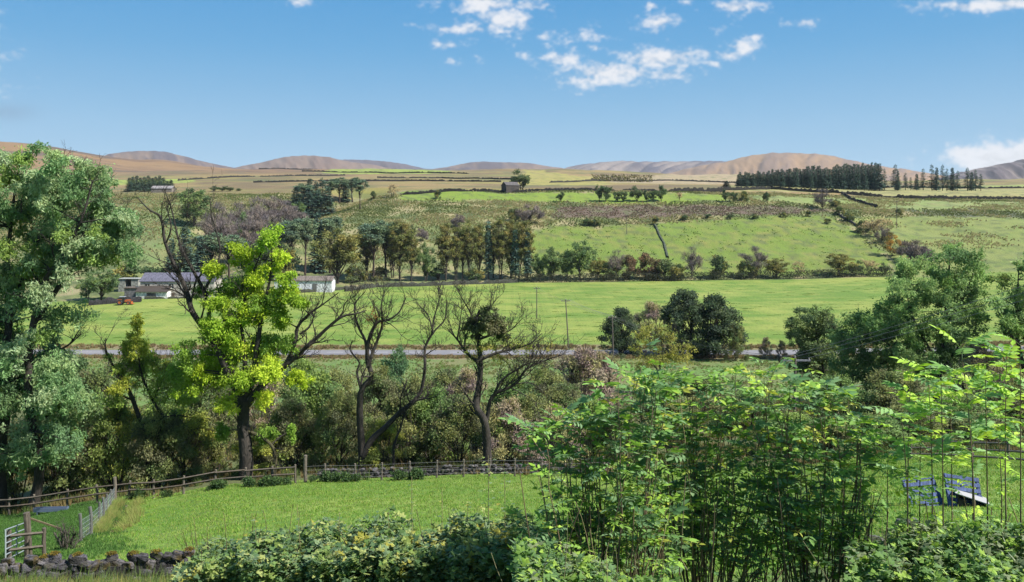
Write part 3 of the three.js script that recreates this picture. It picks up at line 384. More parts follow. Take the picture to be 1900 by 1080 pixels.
plantRow([['purple_bush', 984, 382, 46, 416, 'purple_bush', 'large purple brown bush'], ['bush', 955, 388, 24, 410, 'dark_bush', 'small dark bush'], ['bush', 1216, 404, 14, 417, 'dark_bush', 'small dark bush'], ['hawthorn', 1313, 395, 12, 407, 'dark_bush', 'small dark bush'], ['hawthorn', 1355, 394, 14, 407, 'dark_bush', 'small dark bush'], ['bush', 1270, 400, 16, 410, 'dark_bush', 'small dark bush'], ['bush', 1400, 398, 14, 406, 'dark_bush', 'small dark bush'], ['bush', 1453, 394, 14, 404, 'dark_bush', 'small dark bush'], ['bush', 1500, 392, 12, 402, 'dark_bush', 'small dark bush'], ['bush', 1535, 406, 14, 416, 'dark_bush', 'small dark bush'], ['bush', 1090, 407, 20, 418, 'dark_bush', 'small dark bush'], ['bush', 1105, 408, 20, 419, 'dark_bush', 'small dark bush'],
  ['tan_bare', 728, 342, 24, 366, 'bare_tree', 'small leafless thorn'], ['bush', 693, 356, 12, 370, 'dark_bush', 'small dark bush'], ['bush', 812, 354, 14, 368, 'dark_bush', 'small dark bush'], ['hawthorn', 766, 416, 12, 440, 'dark_bush', 'small dark bush'], ['purple_bush', 785, 424, 24, 448, 'purple_bush', 'large purple brown bush'], ['purple_bush', 848, 398, 26, 424, 'purple_bush', 'large purple brown bush']], 'dotted over the rough hillside', 'bushes dotted over the hillside');
plantRow([['hawthorn', 968, 313, 36, -476, 'lone_tree', 'round dark tree']], 'standing beside the field barn on the crest', undefined);
plantRow([['spruce', 1348, 335, 18, -540, 'spruce_tree', 'lone squat spruce']], 'left of the conifer plantation', undefined);
// the plantation on the skyline
{ const r = rngOf(61), lab = 'dark spruce packed into the dense plantation block on the skyline';
  for (let k = 0; k < 78; k++) { const px = 1370 + (k % 39) * 6.7 + (k > 38 ? 3 : 0), D = (k > 38 ? 572 : 556) + r() * 8, g = gp(px, D), top = mix(321, 308, sstep(1370, 1560, px)) - (px > 1555 ? 5 : 0) + (r() - 0.5) * 10; plant('spruce', 'plantation_spruce', lab, 'tree', g, (HY - top) / F * D + EYE - g.y, 6.4, 'spruces of the skyline plantation'); }
  const iso = [[1632, 302, 22, 556], [1641, 312, 16, 560], [1661, 304, 20, 560], [1666, 316, 14, 552], [1680, 320, 14, 556], [1690, 328, 11, 556], [1701, 322, 14, 556], [1713, 312, 17, 560], [1729, 304, 18, 560], [1738, 310, 16, 556], [1749, 305, 18, 562], [1757, 312, 14, 556], [1767, 310, 17, 560], [1777, 316, 15, 556], [1795, 310, 18, 560], [1803, 318, 14, 556], [1810, 314, 16, 562], [1820, 322, 14, 556]];
  iso.forEach(([px, top, w, D], k) => { const g = gp(px, D); plant(k % 3 ? 'open_spruce' : 'spruce', 'spruce_tree', `open grown dark spruce on the right skyline, ${ORD[k]} past the plantation block`, 'tree', g, (HY - top) / F * D + EYE - g.y, w * 1.15 / F * D, 'open grown spruces on the right skyline'); });
  // the strip of far wood
  const b = new GB(), col = [C(140, 138, 70), C(122, 122, 66), C(110, 100, 84)]; for (let k = 0; k < 900; k++) { const px = 1098 + r() * 112, D = 690 + r() * 14, g = gp(px, D), y = g.y + 5.8 * r() * (0.8 + 0.3 * vnoise(px / 7, 3)), d = rdir(r, 0.4), c = pick(col, r); b.leaf(V(g.x, y, g.z), d, side(d, r), 1.5, 0.9, vary(c, r, 0.3)); }
  const m = shade(new THREE.Mesh(b.build(), M.leaf)); m.name = 'far_wood'; m.userData = { kind: 'stuff', label: 'distant strip of yellowing birch wood behind the crest wall', category: 'wood' }; scene.add(m);
}
console.log('far trees');

// ---------- walls and hedges of the far fields ----------
function path(pts, step) { // [px, py or -D] -> points on the ground every step metres
  const w = pts.map(corner), o = []; for (let k = 0; k < w.length - 1; k++) { const L = Math.hypot(w[k + 1][0] - w[k][0], w[k + 1][1] - w[k][1]), n = Math.max(1, Math.round(L / step)); for (let j = 0; j < n; j++) o.push([mix(w[k][0], w[k + 1][0], j / n), mix(w[k][1], w[k + 1][1], j / n)]); } o.push(w[w.length - 1]); return o;
}
function farWall(pts, h, label, col, seed, wid = 0.7) {
  const q = path(pts, 0.9), g = new GB(), o = at(q[0][0], q[0][1]), r = rngOf(seed);
  let prev = -1;
  q.forEach(([x, z], k) => {
    const a = q[Math.max(0, k - 1)], b = q[Math.min(q.length - 1, k + 1)], L = Math.hypot(b[0] - a[0], b[1] - a[1]) || 1, nx = -(b[1] - a[1]) / L, nz = (b[0] - a[0]) / L, y = groundH(x, z), hh = h * (0.75 + 0.5 * r()) * (fbm(k / 9 + seed, 2) < 0.3 ? 0.5 : 1), n0 = g.n;
    for (const [s, t] of [[-1, -0.3], [-0.9, 0.5], [-0.6, 1], [0.6, 1], [0.9, 0.5], [1, -0.3]]) { const j = (r() - 0.5) * 0.16; g.v(x + nx * (s * wid / 2 + j), y + t * hh + j, z + nz * (s * wid / 2 + j), vary(col, r, 0.3), k * 0.9, s); }
    if (prev >= 0) for (let s = 0; s < 5; s++) { g.t(prev + s, n0 + s, prev + s + 1); g.t(prev + s + 1, n0 + s, n0 + s + 1); }
    prev = n0;
  });
  const t = thing('dry_stone_wall', label, 'wall', o); part('wall_run', g.build(o), M.stone, t); return t;
}
const WGREY = C(118, 112, 112), WDARK = C(74, 70, 66);
farWall([[640, 541], [700, 533], [780, 531], [850, 528], [960, 524]], 1.3, 'grey field wall under the birch row', C(112, 116, 100), 3);
farWall([[742, -466], [850, -466], [930, -466], [985, -467], [1100, -468], [1230, -470], [1345, -474]], 1.5, 'dark wall along the crest beside the field barn', WDARK, 5);
farWall([[1250, -476], [1345, -490], [1430, -500], [1570, -484], [1700, -476], [1800, -474], [1900, -472], [2250, -470]], 1.9, 'long dark wall below the skyline conifers', C(66, 66, 56), 7);
farWall([[1562, -480], [1580, 372], [1605, 379], [1628, 386]], 1.6, 'short wall slanting down from the long dark wall', WDARK, 9);
farWall([[1553, 398], [1578, 412], [1600, 428]], 1.2, 'pale broken wall running down to the hillside bushes', C(140, 136, 126), 11);
farWall([[1212, 414], [1222, 432], [1232, 452], [1239, 478]], 0.7, 'tumbled low wall running down the green hill field', C(120, 136, 104), 13, 1.1);
farWall([[560, -1000], [700, -1010], [870, -960]], 1.6, 'thin dark wall below the yellow moor field', WDARK, 15);
farWall([[470, -640], [600, -650], [760, -655], [930, -640]], 1.3, 'dark wall across the moor above the gill', WDARK, 41);
farWall([[700, -760], [820, -800], [960, -700]], 1.3, 'wall slanting over the moor behind the field barn', WDARK, 43);
farWall([[480, -1150], [600, -1190], [780, -1180]], 1.5, 'faint far wall below the rounded purple fell', WDARK, 45);
farWall([[1020, -620], [1120, -700], [1250, -760], [1400, -760]], 1.3, 'far wall behind the distant birch strip', WDARK, 47);
farWall([[1640, -760], [1800, -700], [2000, -690]], 1.4, 'far wall beyond the right skyline spruces', WDARK, 49);
farWall([[330, -700], [470, -820], [640, -900]], 1.5, 'moor wall behind the gill conifers', WDARK, 19);
farWall([[165, -228], [200, -229], [262, -231]], 1.5, 'dark tumbled stone wall behind the orange tractor', C(92, 88, 92), 21, 1.4);
farWall([[268, -236], [330, -238], [400, -242], [520, -252], [620, -264], [645, -268]], 0.9, 'low mossy wall in front of the farm', C(104, 110, 88), 23);
function hedge(pts, h, w, label, col, per, seed, name = 'hedge') {
  const q = path(pts, 0.8), o = at(q[0][0], q[0][1]), r = rngOf(seed), g = new GB(), s = new GB();
  q.forEach(([x, z], i) => { const hh = h * (0.55 + 0.9 * fbm(i / 8 + seed, 1.5)); for (let k = 0; k < per; k++) { const p = at(x + gauss(r) * w, z + gauss(r) * w); p.y += hh * Math.pow(r(), 0.8); const d = rdir(r, 0.5); g.leaf(p, d, side(d, r), 0.35 + 0.3 * r(), 0.2 + 0.15 * r(), vary(pick(col, r), r, 0.3)); } if (i % 2 === 0) { const a = at(x, z, -0.1); s.tube([a, V(a.x + gauss(r) * 0.4, a.y + hh * 0.9, a.z + gauss(r) * 0.4)], 0.05, 0.015, BARK, 3); } });
  const t = thing(name, label, 'hedge', o); part('foliage', g.build(o), M.leaf, t, true); part('stems', s.build(o), M.twig, t, true); return t;
}
const HC = [C(84, 94, 66), C(74, 86, 60), C(98, 96, 72)];
hedge([[955, -299.5], [1150, -301], [1250, -300], [1350, -303], [1500, -304], [1655, -304]], 3.0, 0.9, 'long dark hedge along the far edge of the valley field', HC, 56, 31);
hedge([[1022, 423], [1100, 419], [1200, 414], [1290, 407]], 1.3, 0.6, 'scrubby dark line above the green hill field', [C(78, 96, 60), C(92, 104, 66)], 5, 33);

// ---------- grass, rushes and tussocks that nobody could count ----------
function patch(seed, size, n, h0, h1, w, cols, lean) { const r = rngOf(seed), g = new GB(); for (let k = 0; k < n; k++) { const p = V((r() - 0.5) * size, -0.02, (r() - 0.5) * size), d = V(gauss(r) * lean, 1, gauss(r) * lean).normalize(), s = side(d, r), l = mix(h0, h1, r()), c = vary(pick(cols, r), r, 0.22), a = g.v(p.x - s.x * w / 2, p.y, p.z - s.z * w / 2, c), b = g.v(p.x + s.x * w / 2, p.y, p.z + s.z * w / 2, c), e = g.v(p.x + d.x * l, p.y + d.y * l, p.z + d.z * l, c); g.t(a, b, e); } return g.build(); }
function tussocks(seed, size, n, cols, h, w = 0.16) { const r = rngOf(seed), g = new GB(); for (let k = 0; k < n; k++) { const o = V((r() - 0.5) * size, -0.05, (r() - 0.5) * size), c = pick(cols, r), hh = h * (0.6 + 0.8 * r()); for (let j = 0; j < 16; j++) { const d = V(gauss(r) * 0.55, 1, gauss(r) * 0.55).normalize(), s = side(d, r), cc = vary(c, r, 0.2), l = hh * (0.6 + 0.6 * r()), x = o.x + gauss(r) * 0.18, z = o.z + gauss(r) * 0.18, a = g.v(x - s.x * w, o.y, z - s.z * w, cc), b = g.v(x + s.x * w, o.y, z + s.z * w, cc), e = g.v(x + d.x * l, o.y + d.y * l, z + d.z * l, cc); g.t(a, b, e); } } return g.build(); }
function rowTufts(seed) { const r = rngOf(seed), g = new GB(); for (let k = 0; k < 40; k++) { const x = gauss(r) * 1.6, z = gauss(r) * 0.12, c = vary(pick([C(96, 140, 44, 1.4), C(110, 148, 54, 1.4)], r), r, 0.2), l = 0.1 + 0.12 * r(), a = g.v(x - 0.06, -0.02, z, c), b = g.v(x + 0.06, -0.02, z, c), e = g.v(x + gauss(r) * 0.05, l, z + 0.03, c); g.t(a, b, e); } return g.build(); }
function scatter(name, label, geo, spots, m = M.leaf) {
  const im = new THREE.InstancedMesh(geo, m, spots.length), q = new THREE.Quaternion(), mm = new THREE.Matrix4(), up = V(0, 1, 0), tq = new THREE.Quaternion();
  spots.forEach(([x, z, s, a], k) => { const e = 0.5 * Math.max(1, s), n = V(groundH(x - e, z) - groundH(x + e, z), 2 * e, groundH(x, z - e) - groundH(x, z + e)).normalize(); q.setFromUnitVectors(up, n).multiply(tq.setFromAxisAngle(up, a)); im.setMatrixAt(k, mm.compose(at(x, z), q, V(s, s, s))); });
  im.name = numbered(name); im.userData = { kind: 'stuff', label, category: 'grass' }; shade(im); scene.add(im); return im;
}
{
  const r = rngOf(900), a = [], b = [], wallX = 400;
  for (let D = 19; D < 53; D += 1.25) for (let x = (-80 - CX) / F * D; x < (1980 - CX) / F * D; x += 1.25) { const u = CX + F * x / D; const s = [x + gauss(r) * 0.3, -D + gauss(r) * 0.3, 0.9 + 0.3 * r(), r() * 6.28]; (u < 228 && D > 29 ? b : a).push(s); }
  scatter('grass', 'short bright grass of the near paddock', patch(1, 1.7, 330, 0.05, 0.13, 0.035, [C(126, 172, 56, 1.4), C(152, 186, 76, 1.4), C(112, 158, 50, 1.4), C(176, 186, 98, 1.4)], 0.7), a);
  scatter('grass', 'rich grass left of the wire fence, tree shade painted into its green', patch(2, 1.7, 330, 0.07, 0.18, 0.04, [C(92, 140, 54, 1.75), C(100, 148, 60, 1.75), C(84, 126, 52, 1.75)], 0.6), b);
  const c = []; for (let k = 0; k < 170; k++) { const t = r(), q = t < 0.5 ? [DITCH[0], DITCH[1]] : [DITCH[1], DITCH[2]], s = r(); c.push([mix(q[0][0], q[1][0], s) + (r() < 0.6 ? -0.75 : 0.5) + gauss(r) * 0.3, mix(q[0][1], q[1][1], s), 0.5 + 0.3 * r(), r() * 6.28]); }
  scatter('grass', 'long pale grass along the little ditch', tussocks(3, 0.6, 9, [C(170, 172, 96, 1.4), C(150, 170, 84, 1.4), C(180, 168, 110, 1.4)], 0.5, 0.02), c);
  const v = []; for (let k = 0; k < 2200; k++) { const x = (r() - 0.5) * 250, near = r() < 0.55; v.push([x, near ? -(150.2 + 2.6 * r()) : -(161.4 + 4 * r()), 0.6 + 0.5 * r(), r() * 6.28]); }
  scatter('verge_grass', 'tawny long grass on the road verges', tussocks(4, 1.6, 6, [C(172, 148, 110, 1.4), C(160, 140, 100, 1.4), C(150, 144, 90, 1.4)], 0.45, 0.1), v);
  const t1 = [], t2 = [], t3 = [], t4 = [];
  for (let k = 0; k < 9000; k++) { const D = 300 + 172 * Math.sqrt(r()), u = -60 + r() * 2060, x = (u - CX) / F * D, z = -D; if (D < edgeD(u) + 6) continue; const zn = zoneAt(x, z), n = fbm(x / 14 + 2, z / 14), hill = zn === 0 || zn === 2; if (hill) { if (r() < 0.3 && zn === 0) t4.push([x, z, 0.6 + 0.5 * r(), r() * 6.28]); continue; } if ((zn === 1 || zn === 3) && n < 0.56) continue; const s = [x, z, 0.7 + 0.6 * r(), r() * 6.28]; (zn === 4 ? t3 : n > 0.5 ? t1 : t2).push(s); }
  scatter('tussock_grass', 'pale tussock grass over the rough hillside', tussocks(5, 7, 11, [C(206, 192, 144, 1.4), C(192, 186, 130, 1.4), C(170, 176, 108, 1.4)], 0.6), t1);
  scatter('rushes', 'dark rushes over the rough hillside', tussocks(6, 7, 11, [C(136, 148, 82, 1.4), C(126, 140, 78, 1.4), C(154, 162, 98, 1.4)], 0.42), t2);
  scatter('dead_bracken', 'brown dead bracken band across the hillside', tussocks(7, 7, 14, [C(154, 126, 108, 1.4), C(142, 118, 106, 1.4), C(156, 144, 104, 1.4)], 0.35), t3, M.twig);
  scatter('grass_tufts', 'darker grass tufts over the green hill field', tussocks(15, 7, 7, [C(104, 146, 50, 1.4), C(116, 150, 60, 1.4), C(150, 160, 84, 1.4)], 0.3), t4);
  const t5 = []; for (let k = 0; k < 700; k++) { const D = 170 + 125 * r(), u = 100 + 1850 * r(); if (D < edgeD(u) - 4) t5.push([(u - CX) / F * D, -D, 0.5 + 0.5 * r(), 0.1 * gauss(r)]); }
  scatter('grass_tufts', 'thin dark grass tufts in lines across the valley field', rowTufts(16), t5);
  const md = []; for (let k = 0; k < 1500; k++) md.push([(r() - 0.5) * 190, -(104 + 45 * r()), 0.6 + 0.5 * r(), r() * 6.28]);
  scatter('meadow_grass', 'mixed rough grass of the meadow below the road', tussocks(8, 3, 9, [C(130, 162, 78, 1.4), C(150, 158, 92, 1.4), C(160, 156, 100, 1.4)], 0.3, 0.07), md);
  const wf = []; for (let k = 0; k < 1500; k++) wf.push([(r() - 0.5) * 110, -(53 + 50 * r()), 0.6 + 0.6 * r(), r() * 6.28]);
  scatter('undergrowth', 'nettles and brambles under the wood edge', tussocks(9, 2.4, 10, [C(100, 124, 62, 1.4), C(120, 128, 66, 1.4), C(136, 120, 76, 1.4)], 0.6, 0.04), wf);
}
console.log('grass');

// ---------- buildings ----------
const WHITE = C(236, 236, 234, 1.1), LIME = C(206, 198, 190, 1.25), SLATE = C(124, 122, 142), RUST = C(128, 112, 98);
const plasterTex = noiseTex(256, tile((x, y) => 0.86 + 0.8 * (fbm(x * 12, y * 12, 4) - 0.5) + 0.4 * (fbm(x * 40, y * 40, 3) - 0.5)));
const plaster = mat({ name: 'lime plaster', vertexColors: true, map: rep(plasterTex, 0.3, 0.3), bumpMap: rep(rockBump, 0.5, 0.5), bumpScale: 0.03 });
const slateM = mat({ name: 'roof slate', vertexColors: true, map: rep(plasterTex, 0.5, 0.5), roughness: 0.7 });
function boxG(x0, y0, z0, x1, y1, z1, c) { const g = new GB(); g.box(x0, y0, z0, x1, y1, z1, c); return g.build(); }
function gableRoof(L, W, e, rise, over, c) { const g = new GB(), a = over; // ridge along x, a slab with thickness
  const prof = [[-W / 2 - a, e - 0.12], [0, e + rise], [W / 2 + a, e - 0.12], [W / 2 + a, e - 0.3], [0, e + rise - 0.2], [-W / 2 - a, e - 0.3]];
  for (const s of [-1, 1]) prof.forEach(([z, y]) => g.v(s * (L / 2 + a), y, z, c, s * L / 2, z)); for (let k = 0; k < 6; k++) { const n = (k + 1) % 6, b = g.n, q = [[-1, k], [1, k], [1, n], [-1, n]]; q.forEach(([s, j]) => g.v(s * (L / 2 + a), prof[j][1], prof[j][0], c, s * L / 2, prof[j][0] + prof[j][1])); g.t(b, b + 1, b + 2); g.t(b, b + 2, b + 3); } g.t(0, 1, 5); g.t(1, 4, 5); g.t(1, 2, 4); g.t(2, 3, 4); g.t(6, 11, 7); g.t(7, 11, 10); g.t(7, 10, 8); g.t(8, 10, 9); return g.build(); }
function gableWalls(L, W, e, rise, c) { const g = new GB(); g.box(-L / 2, -1.5, -W / 2, L / 2, e - 0.12, W / 2, c); for (const s of [-1, 1]) { const x0 = s * L / 2, x1 = s * (L / 2 - 0.4), b = g.n; for (const x of [x0, x1]) { g.v(x, e - 0.13, -W / 2, c); g.v(x, e - 0.13, W / 2, c); g.v(x, e + rise - 0.22, 0, c); } g.t(b, b + 1, b + 2); g.t(b + 3, b + 5, b + 4); g.t(b, b + 2, b + 5); g.t(b, b + 5, b + 3); g.t(b + 1, b + 4, b + 5); g.t(b + 1, b + 5, b + 2); } return g.build(); }
function windowAt(t, x, y, z, w, h) { const f = new GB(), c = C(70, 68, 66); f.box(x - w / 2 - 0.08, y - 0.1, z - 0.05, x - w / 2, y + h, z + 0.08, c); f.box(x + w / 2, y - 0.1, z - 0.05, x + w / 2 + 0.08, y + h, z + 0.08, c); f.box(x - w / 2, y - 0.12, z - 0.05, x + w / 2, y, z + 0.14, WHITE); f.box(x - w / 2, y + h - 0.1, z - 0.05, x + w / 2, y + h, z + 0.08, c); f.box(x - 0.03, y, z, x + 0.03, y + h - 0.1, z + 0.05, WHITE); f.box(x - w / 2, y + h * 0.49, z, x - 0.031, y + h * 0.53, z + 0.049, WHITE); f.box(x + 0.031, y + h * 0.49, z, x + w / 2, y + h * 0.53, z + 0.049, WHITE); const p = part('window', f.build(), M.plain, t); part('pane', boxG(x - w / 2, y, z - 0.04, x + w / 2, y + h - 0.1, z + 0.012, [1, 1, 1]), M.glass, p); }
{
  const D = 244, k = D / F, foot = gp(338, D), base = P(338, 552, D).y; foot.y = base; // farmhouse
  const t = thing('farmhouse', 'long whitewashed farmhouse with blue grey slate roof', 'house', foot), L = 134 * k, Wd = 7.5, e = 5.35; t.rotation.y = 0.03;
  part('wall', gableWalls(L, Wd, e, 2.2, LIME), plaster, t); part('roof', gableRoof(L, Wd, e, 2.2, 0.25, SLATE), slateM, t);
  const z = Wd / 2 + 0.01; for (const px of [284, 327, 355]) windowAt(t, (px - 338) * k, 3.15, z, 1.15, 1.25); windowAt(t, (304.5 - 338) * k, 3.2, z, 0.7, 0.9);
  const d = part('door', boxG((319 - 338) * k, -0.4, z, (333 - 338) * k, 1.75, z + 0.06, C(104, 88, 76)), M.plain, t); part('door_panel', boxG((321 - 338) * k, -0.4, z + 0.07, (327 - 338) * k, 1.35, z + 0.11, WHITE), M.plain, d);
  const ch = new GB(); ch.box(L / 2 - 1.3, e + 2, -0.4, L / 2 - 0.4, e + 3.5, 0.4, LIME); part('chimney', ch.build(), plaster, t);
  // lean-to in front
  const D2 = 237, k2 = D2 / F, f2 = gp(281, D2); f2.y = P(281, 553, D2).y; const s = thing('lean_to_shed', 'white lean-to shed with dark opening before the farmhouse', 'shed', f2), L2 = 58 * k2;
  const w = new GB(); w.box(-L2 / 2, -1.2, -2.8, -L2 / 2 + 3.1, 1.75, 0, WHITE); w.box(L2 / 2 - 3.3, -1.2, -2.8, L2 / 2, 1.75, 0, WHITE); w.box(-L2 / 2 + 3.1, -1.2, -2.8, L2 / 2 - 3.3, 1.75, -1.6, LIME); w.box(-L2 / 2 + 3.1, -1.2, -0.3, L2 / 2 - 3.3, 0.2, 0, WHITE); w.box(-L2 / 2 + 3.1, 1.5, -0.3, L2 / 2 - 3.3, 1.75, 0, WHITE); part('wall', w.build(), plaster, s);
  const rf = new GB(), a0 = rf.v(-L2 / 2 - 0.2, 1.74, 0.35, RUST), a1 = rf.v(L2 / 2 + 0.2, 1.74, 0.35, RUST), a2 = rf.v(L2 / 2 + 0.2, 3.2, -2.9, RUST), a3 = rf.v(-L2 / 2 - 0.2, 3.2, -2.9, RUST); rf.t(a0, a1, a2); rf.t(a0, a2, a3); const b0 = rf.v(-L2 / 2 - 0.2, 1.86, 0.35, RUST), b1 = rf.v(L2 / 2 + 0.2, 1.86, 0.35, RUST), b2 = rf.v(L2 / 2 + 0.2, 3.32, -2.9, RUST), b3 = rf.v(-L2 / 2 - 0.2, 3.32, -2.9, RUST); rf.t(b0, b1, b2); rf.t(b0, b2, b3); rf.t(a0, a1, b1); rf.t(a0, b1, b0); rf.t(a0, b0, b3); rf.t(a0, b3, a3); rf.t(a1, a2, b2); rf.t(a1, b2, b1); part('roof', rf.build(), slateM, s);
  // stone outhouse
  const f3 = gp(249, 241); f3.y = P(249, 549, 241).y; const q = thing('stone_outhouse', 'low grey stone outhouse at the left end of the farm', 'outhouse', f3); part('wall', boxG(-2, -1, -2, 2, 2.4, 2, C(150, 148, 156)), plaster, q); part('roof', boxG(-2.2, 2.4, -2.2, 2.2, 2.62, 2.2, RUST), slateM, q);
  // tin shed on higher ground
  const f4 = gp(243, 252); f4.y = Math.max(f4.y, P(243, 530, 252).y); const h = thing('tin_shed', 'pale tin shed with open dark doorway behind the outhouse', 'shed', f4), TIN = C(196, 198, 190), g4 = new GB();
  g4.box(-3.1, -3, -1.8, -1, 2.2, 1.8, TIN); g4.box(0.9, -3, -1.8, 3.1, 2.2, 1.8, TIN); g4.box(-1, -3, -1.8, 0.9, 2.2, -1.6, TIN); g4.box(-1, -3, 1.5, 0.9, -0.1, 1.8, C(150, 148, 140)); part('wall', g4.build(), plaster, h); part('roof', boxG(-3.3, 2.2, -2, 3.3, 2.36, 2, TIN), M.metal, h);
  // long white barn to the right
  const f5 = gp(566, 262); f5.y = P(566, 537, 262).y; const bn = thing('white_barn', 'long low white barn with brown roof right of the lime green tree', 'barn', f5), L5 = 106 * 262 / F; part('wall', gableWalls(L5, 5, 3.2, 1.2, C(232, 234, 240, 1.1)), plaster, bn); part('roof', gableRoof(L5, 5, 3.2, 1.2, 0.25, C(146, 132, 122)), slateM, bn); part('door', boxG(3, -0.3, 2.51, 4.4, 2, 2.57, C(120, 118, 118)), M.plain, bn);
  // field barn on the crest
  const f6 = gp(947, 469); const fb = thing('field_barn', 'small dark stone field barn on the crest', 'barn', f6), DKS = C(92, 84, 80); fb.rotation.y = 0.5; part('wall', gableWalls(8.6, 6, 4, 2, DKS), plaster, fb); part('roof', gableRoof(8.6, 6, 4, 2, 0.2, C(104, 98, 100)), slateM, fb); part('door', boxG(-0.9, -0.5, 3.01, 0.9, 2.4, 3.07, C(50, 46, 44)), M.plain, fb);
  const f7 = gp(303, 494); const hb = thing('hill_barn', 'pale roofed barn in front of the moor edge conifers', 'barn', f7); part('wall', gableWalls(12.5, 5.5, 2.3, 1.6, C(170, 160, 150)), plaster, hb); part('roof', gableRoof(12.5, 5.5, 2.3, 1.6, 0.2, C(178, 172, 172)), slateM, hb);
}
// tractor
{
  const f = gp(229, 226), t = thing('tractor', 'orange tractor parked by the dark stone wall', 'tractor', f), OR = C(206, 112, 48, 2), BLK = C(40, 40, 44), GRY = C(170, 176, 182); t.rotation.y = 0.12; t.scale.setScalar(0.88);
  const hood = new GB(); hood.box(0.5, 0.75, -0.45, 2.2, 1.55, 0.45, OR); hood.box(2.2, 0.8, -0.4, 2.4, 1.4, 0.4, BLK); hood.box(0.9, 1.55, -0.3, 2.0, 1.66, 0.3, OR); part('bonnet', hood.build(), M.plain, t);
  part('chassis', boxG(-1.2, 0.55, -0.3, 2.1, 0.76, 0.3, BLK), M.plain, t);
  const cab = new GB(); for (const x of [-1, 0.4]) for (const z of [-0.7, 0.7]) cab.box(x - 0.06, 0.8, z - 0.06, x + 0.06, 2.5, z + 0.06, BLK); cab.box(-1.1, 0.76, -0.76, 0.48, 1.25, 0.76, BLK); const cb = part('cab', cab.build(), M.plain, t); part('glazing', boxG(-0.95, 1.26, -0.68, 0.36, 2.49, 0.68, [1, 1, 1]), M.glass, cb); part('cab_roof', boxG(-1.15, 2.5, -0.82, 0.55, 2.66, 0.82, GRY), M.plain, t);
  const wheel = (x, z, r, w) => { const g = new THREE.TorusGeometry(r * 0.72, r * 0.28, 8, 20); g.scale(1, 1, w / (r * 0.56)); g.translate(x, r, z); const p = part('wheel', g, mat({ name: 'tyre rubber', color: new THREE.Color(0.03, 0.03, 0.032) }), t); const c = new THREE.CylinderGeometry(r * 0.5, r * 0.5, w * 0.6, 14); c.rotateX(Math.PI / 2); c.translate(x, r, z); part('rim', c, mat({ name: 'wheel rim', color: new THREE.Color(...OR) }), p); };
  wheel(-0.85, 0.95, 0.85, 0.45); wheel(-0.85, -0.95, 0.85, 0.45); wheel(1.7, 0.8, 0.6, 0.35); wheel(1.7, -0.8, 0.6, 0.35);
  for (const s of [-1, 1]) part('mudguard', boxG(-1.5, 1.72, s * 0.95 - 0.25, -0.2, 1.8, s * 0.95 + 0.25, OR), M.plain, t);
  const bk = new GB(); bk.box(2.5, 0.3, -0.9, 3.1, 0.4, 0.9, OR); bk.box(2.5, 0.4, -0.9, 2.58, 1.0, 0.9, OR); bk.box(0.6, 1.0, 0.5, 2.6, 1.12, 0.6, OR); bk.box(0.6, 1.0, -0.6, 2.6, 1.12, -0.5, OR); part('loader_bucket', bk.build(), M.plain, t);
}
// ---------- poles and wires ----------
const POLE = C(150, 140, 130, 1.8), tops = {};
function pole(key, px, top, D, label, lean = 0, arm = 1.6, foot) {
  const g = foot ? seen(px, foot) : gp(px, D), Dg = -g.z, h = (HY - top) / F * Dg + EYE - g.y, t = thing('telegraph_pole', label, 'pole', g, undefined), b = new GB(), tip = V(lean, h, 0); b.tube([V(0, -0.4, 0), V(lean * 0.5, h * 0.5, 0), tip], 0.15, 0.1, POLE, 8); part('shaft', b.build(null, true), M.wood, t);
  if (arm) { part('cross_arm', boxG(lean - arm / 2, h - 0.35, -0.18, lean + arm / 2, h - 0.2, -0.06, arm > 2 ? C(196, 200, 210) : POLE), M.wood, t); for (const s of [-0.45, 0, 0.45]) { const c = new THREE.CylinderGeometry(0.05, 0.07, 0.2, 8); c.translate(lean + s * arm, h - 0.11 + (s ? 0 : 0.2), -0.12); part('insulator', c, mat({ name: 'porcelain', color: new THREE.Color(0.35, 0.3, 0.28), roughness: 0.3 }), t); } }
  tops[key] = [-0.45, 0, 0.45].map((s) => V(g.x + lean + s * arm, g.y + h + (s ? 0 : 0.1), g.z - 0.12)); return t;
}
function wire(a, b, label, sag = 0.012, rad = 0.012, group) { const n = 14, L = a.distanceTo(b), g = new GB(), pts = []; for (let k = 0; k <= n; k++) { const p = V(0, 0, 0).lerpVectors(a, b, k / n); p.y -= 4 * sag * L * (k / n) * (1 - k / n); pts.push(p); } g.tube(pts, rad, rad, C(160, 160, 162, 2), 4); const m = shade(new THREE.Mesh(g.build(a, true), M.plain)); m.position.copy(a); m.name = numbered('overhead_wire'); m.userData = { label, category: 'wire' }; if (group) m.userData.group = group; scene.add(m); }
pole('a', 1055, 556, 163, 'leaning telegraph pole on the far road verge', -0.6, 1.8); pole('b', 996, 533, 205, 'thin telegraph pole out in the valley field', 0, 1.6, 592); pole('c', 1138, 587, 146, 'pale telegraph pole beside the dark roadside shrubs', -0.2, 1.4);
pole('d', 1163, 399, 380, 'telegraph pole on the green hill field', 0, 1.8, 434); pole('e', 1664, 373, 400, 'telegraph pole on the pale right hillside', 0, 1.8, 420); pole('f', 1474, 664, 78, 'near telegraph pole rising behind the foreground elder', 0.1, 3);
tops.a.forEach((p, k) => { wire(p, tops.c[k], 'wire sagging from the leaning pole to the pale roadside pole', 0.02, 0.026, 'wires from the leaning pole to the roadside pole'); wire(tops.b[k], p, 'wire from the field pole to the leaning pole', 0.02, 0.012, 'wires from the field pole to the leaning pole'); });
tops.f.forEach((p, k) => wire(p, P(1990 + k * 8, 500 + k * 12, 62), 'wire slanting up to the right from the near pole', 0.01, 0.016, 'wires slanting from the near pole'));
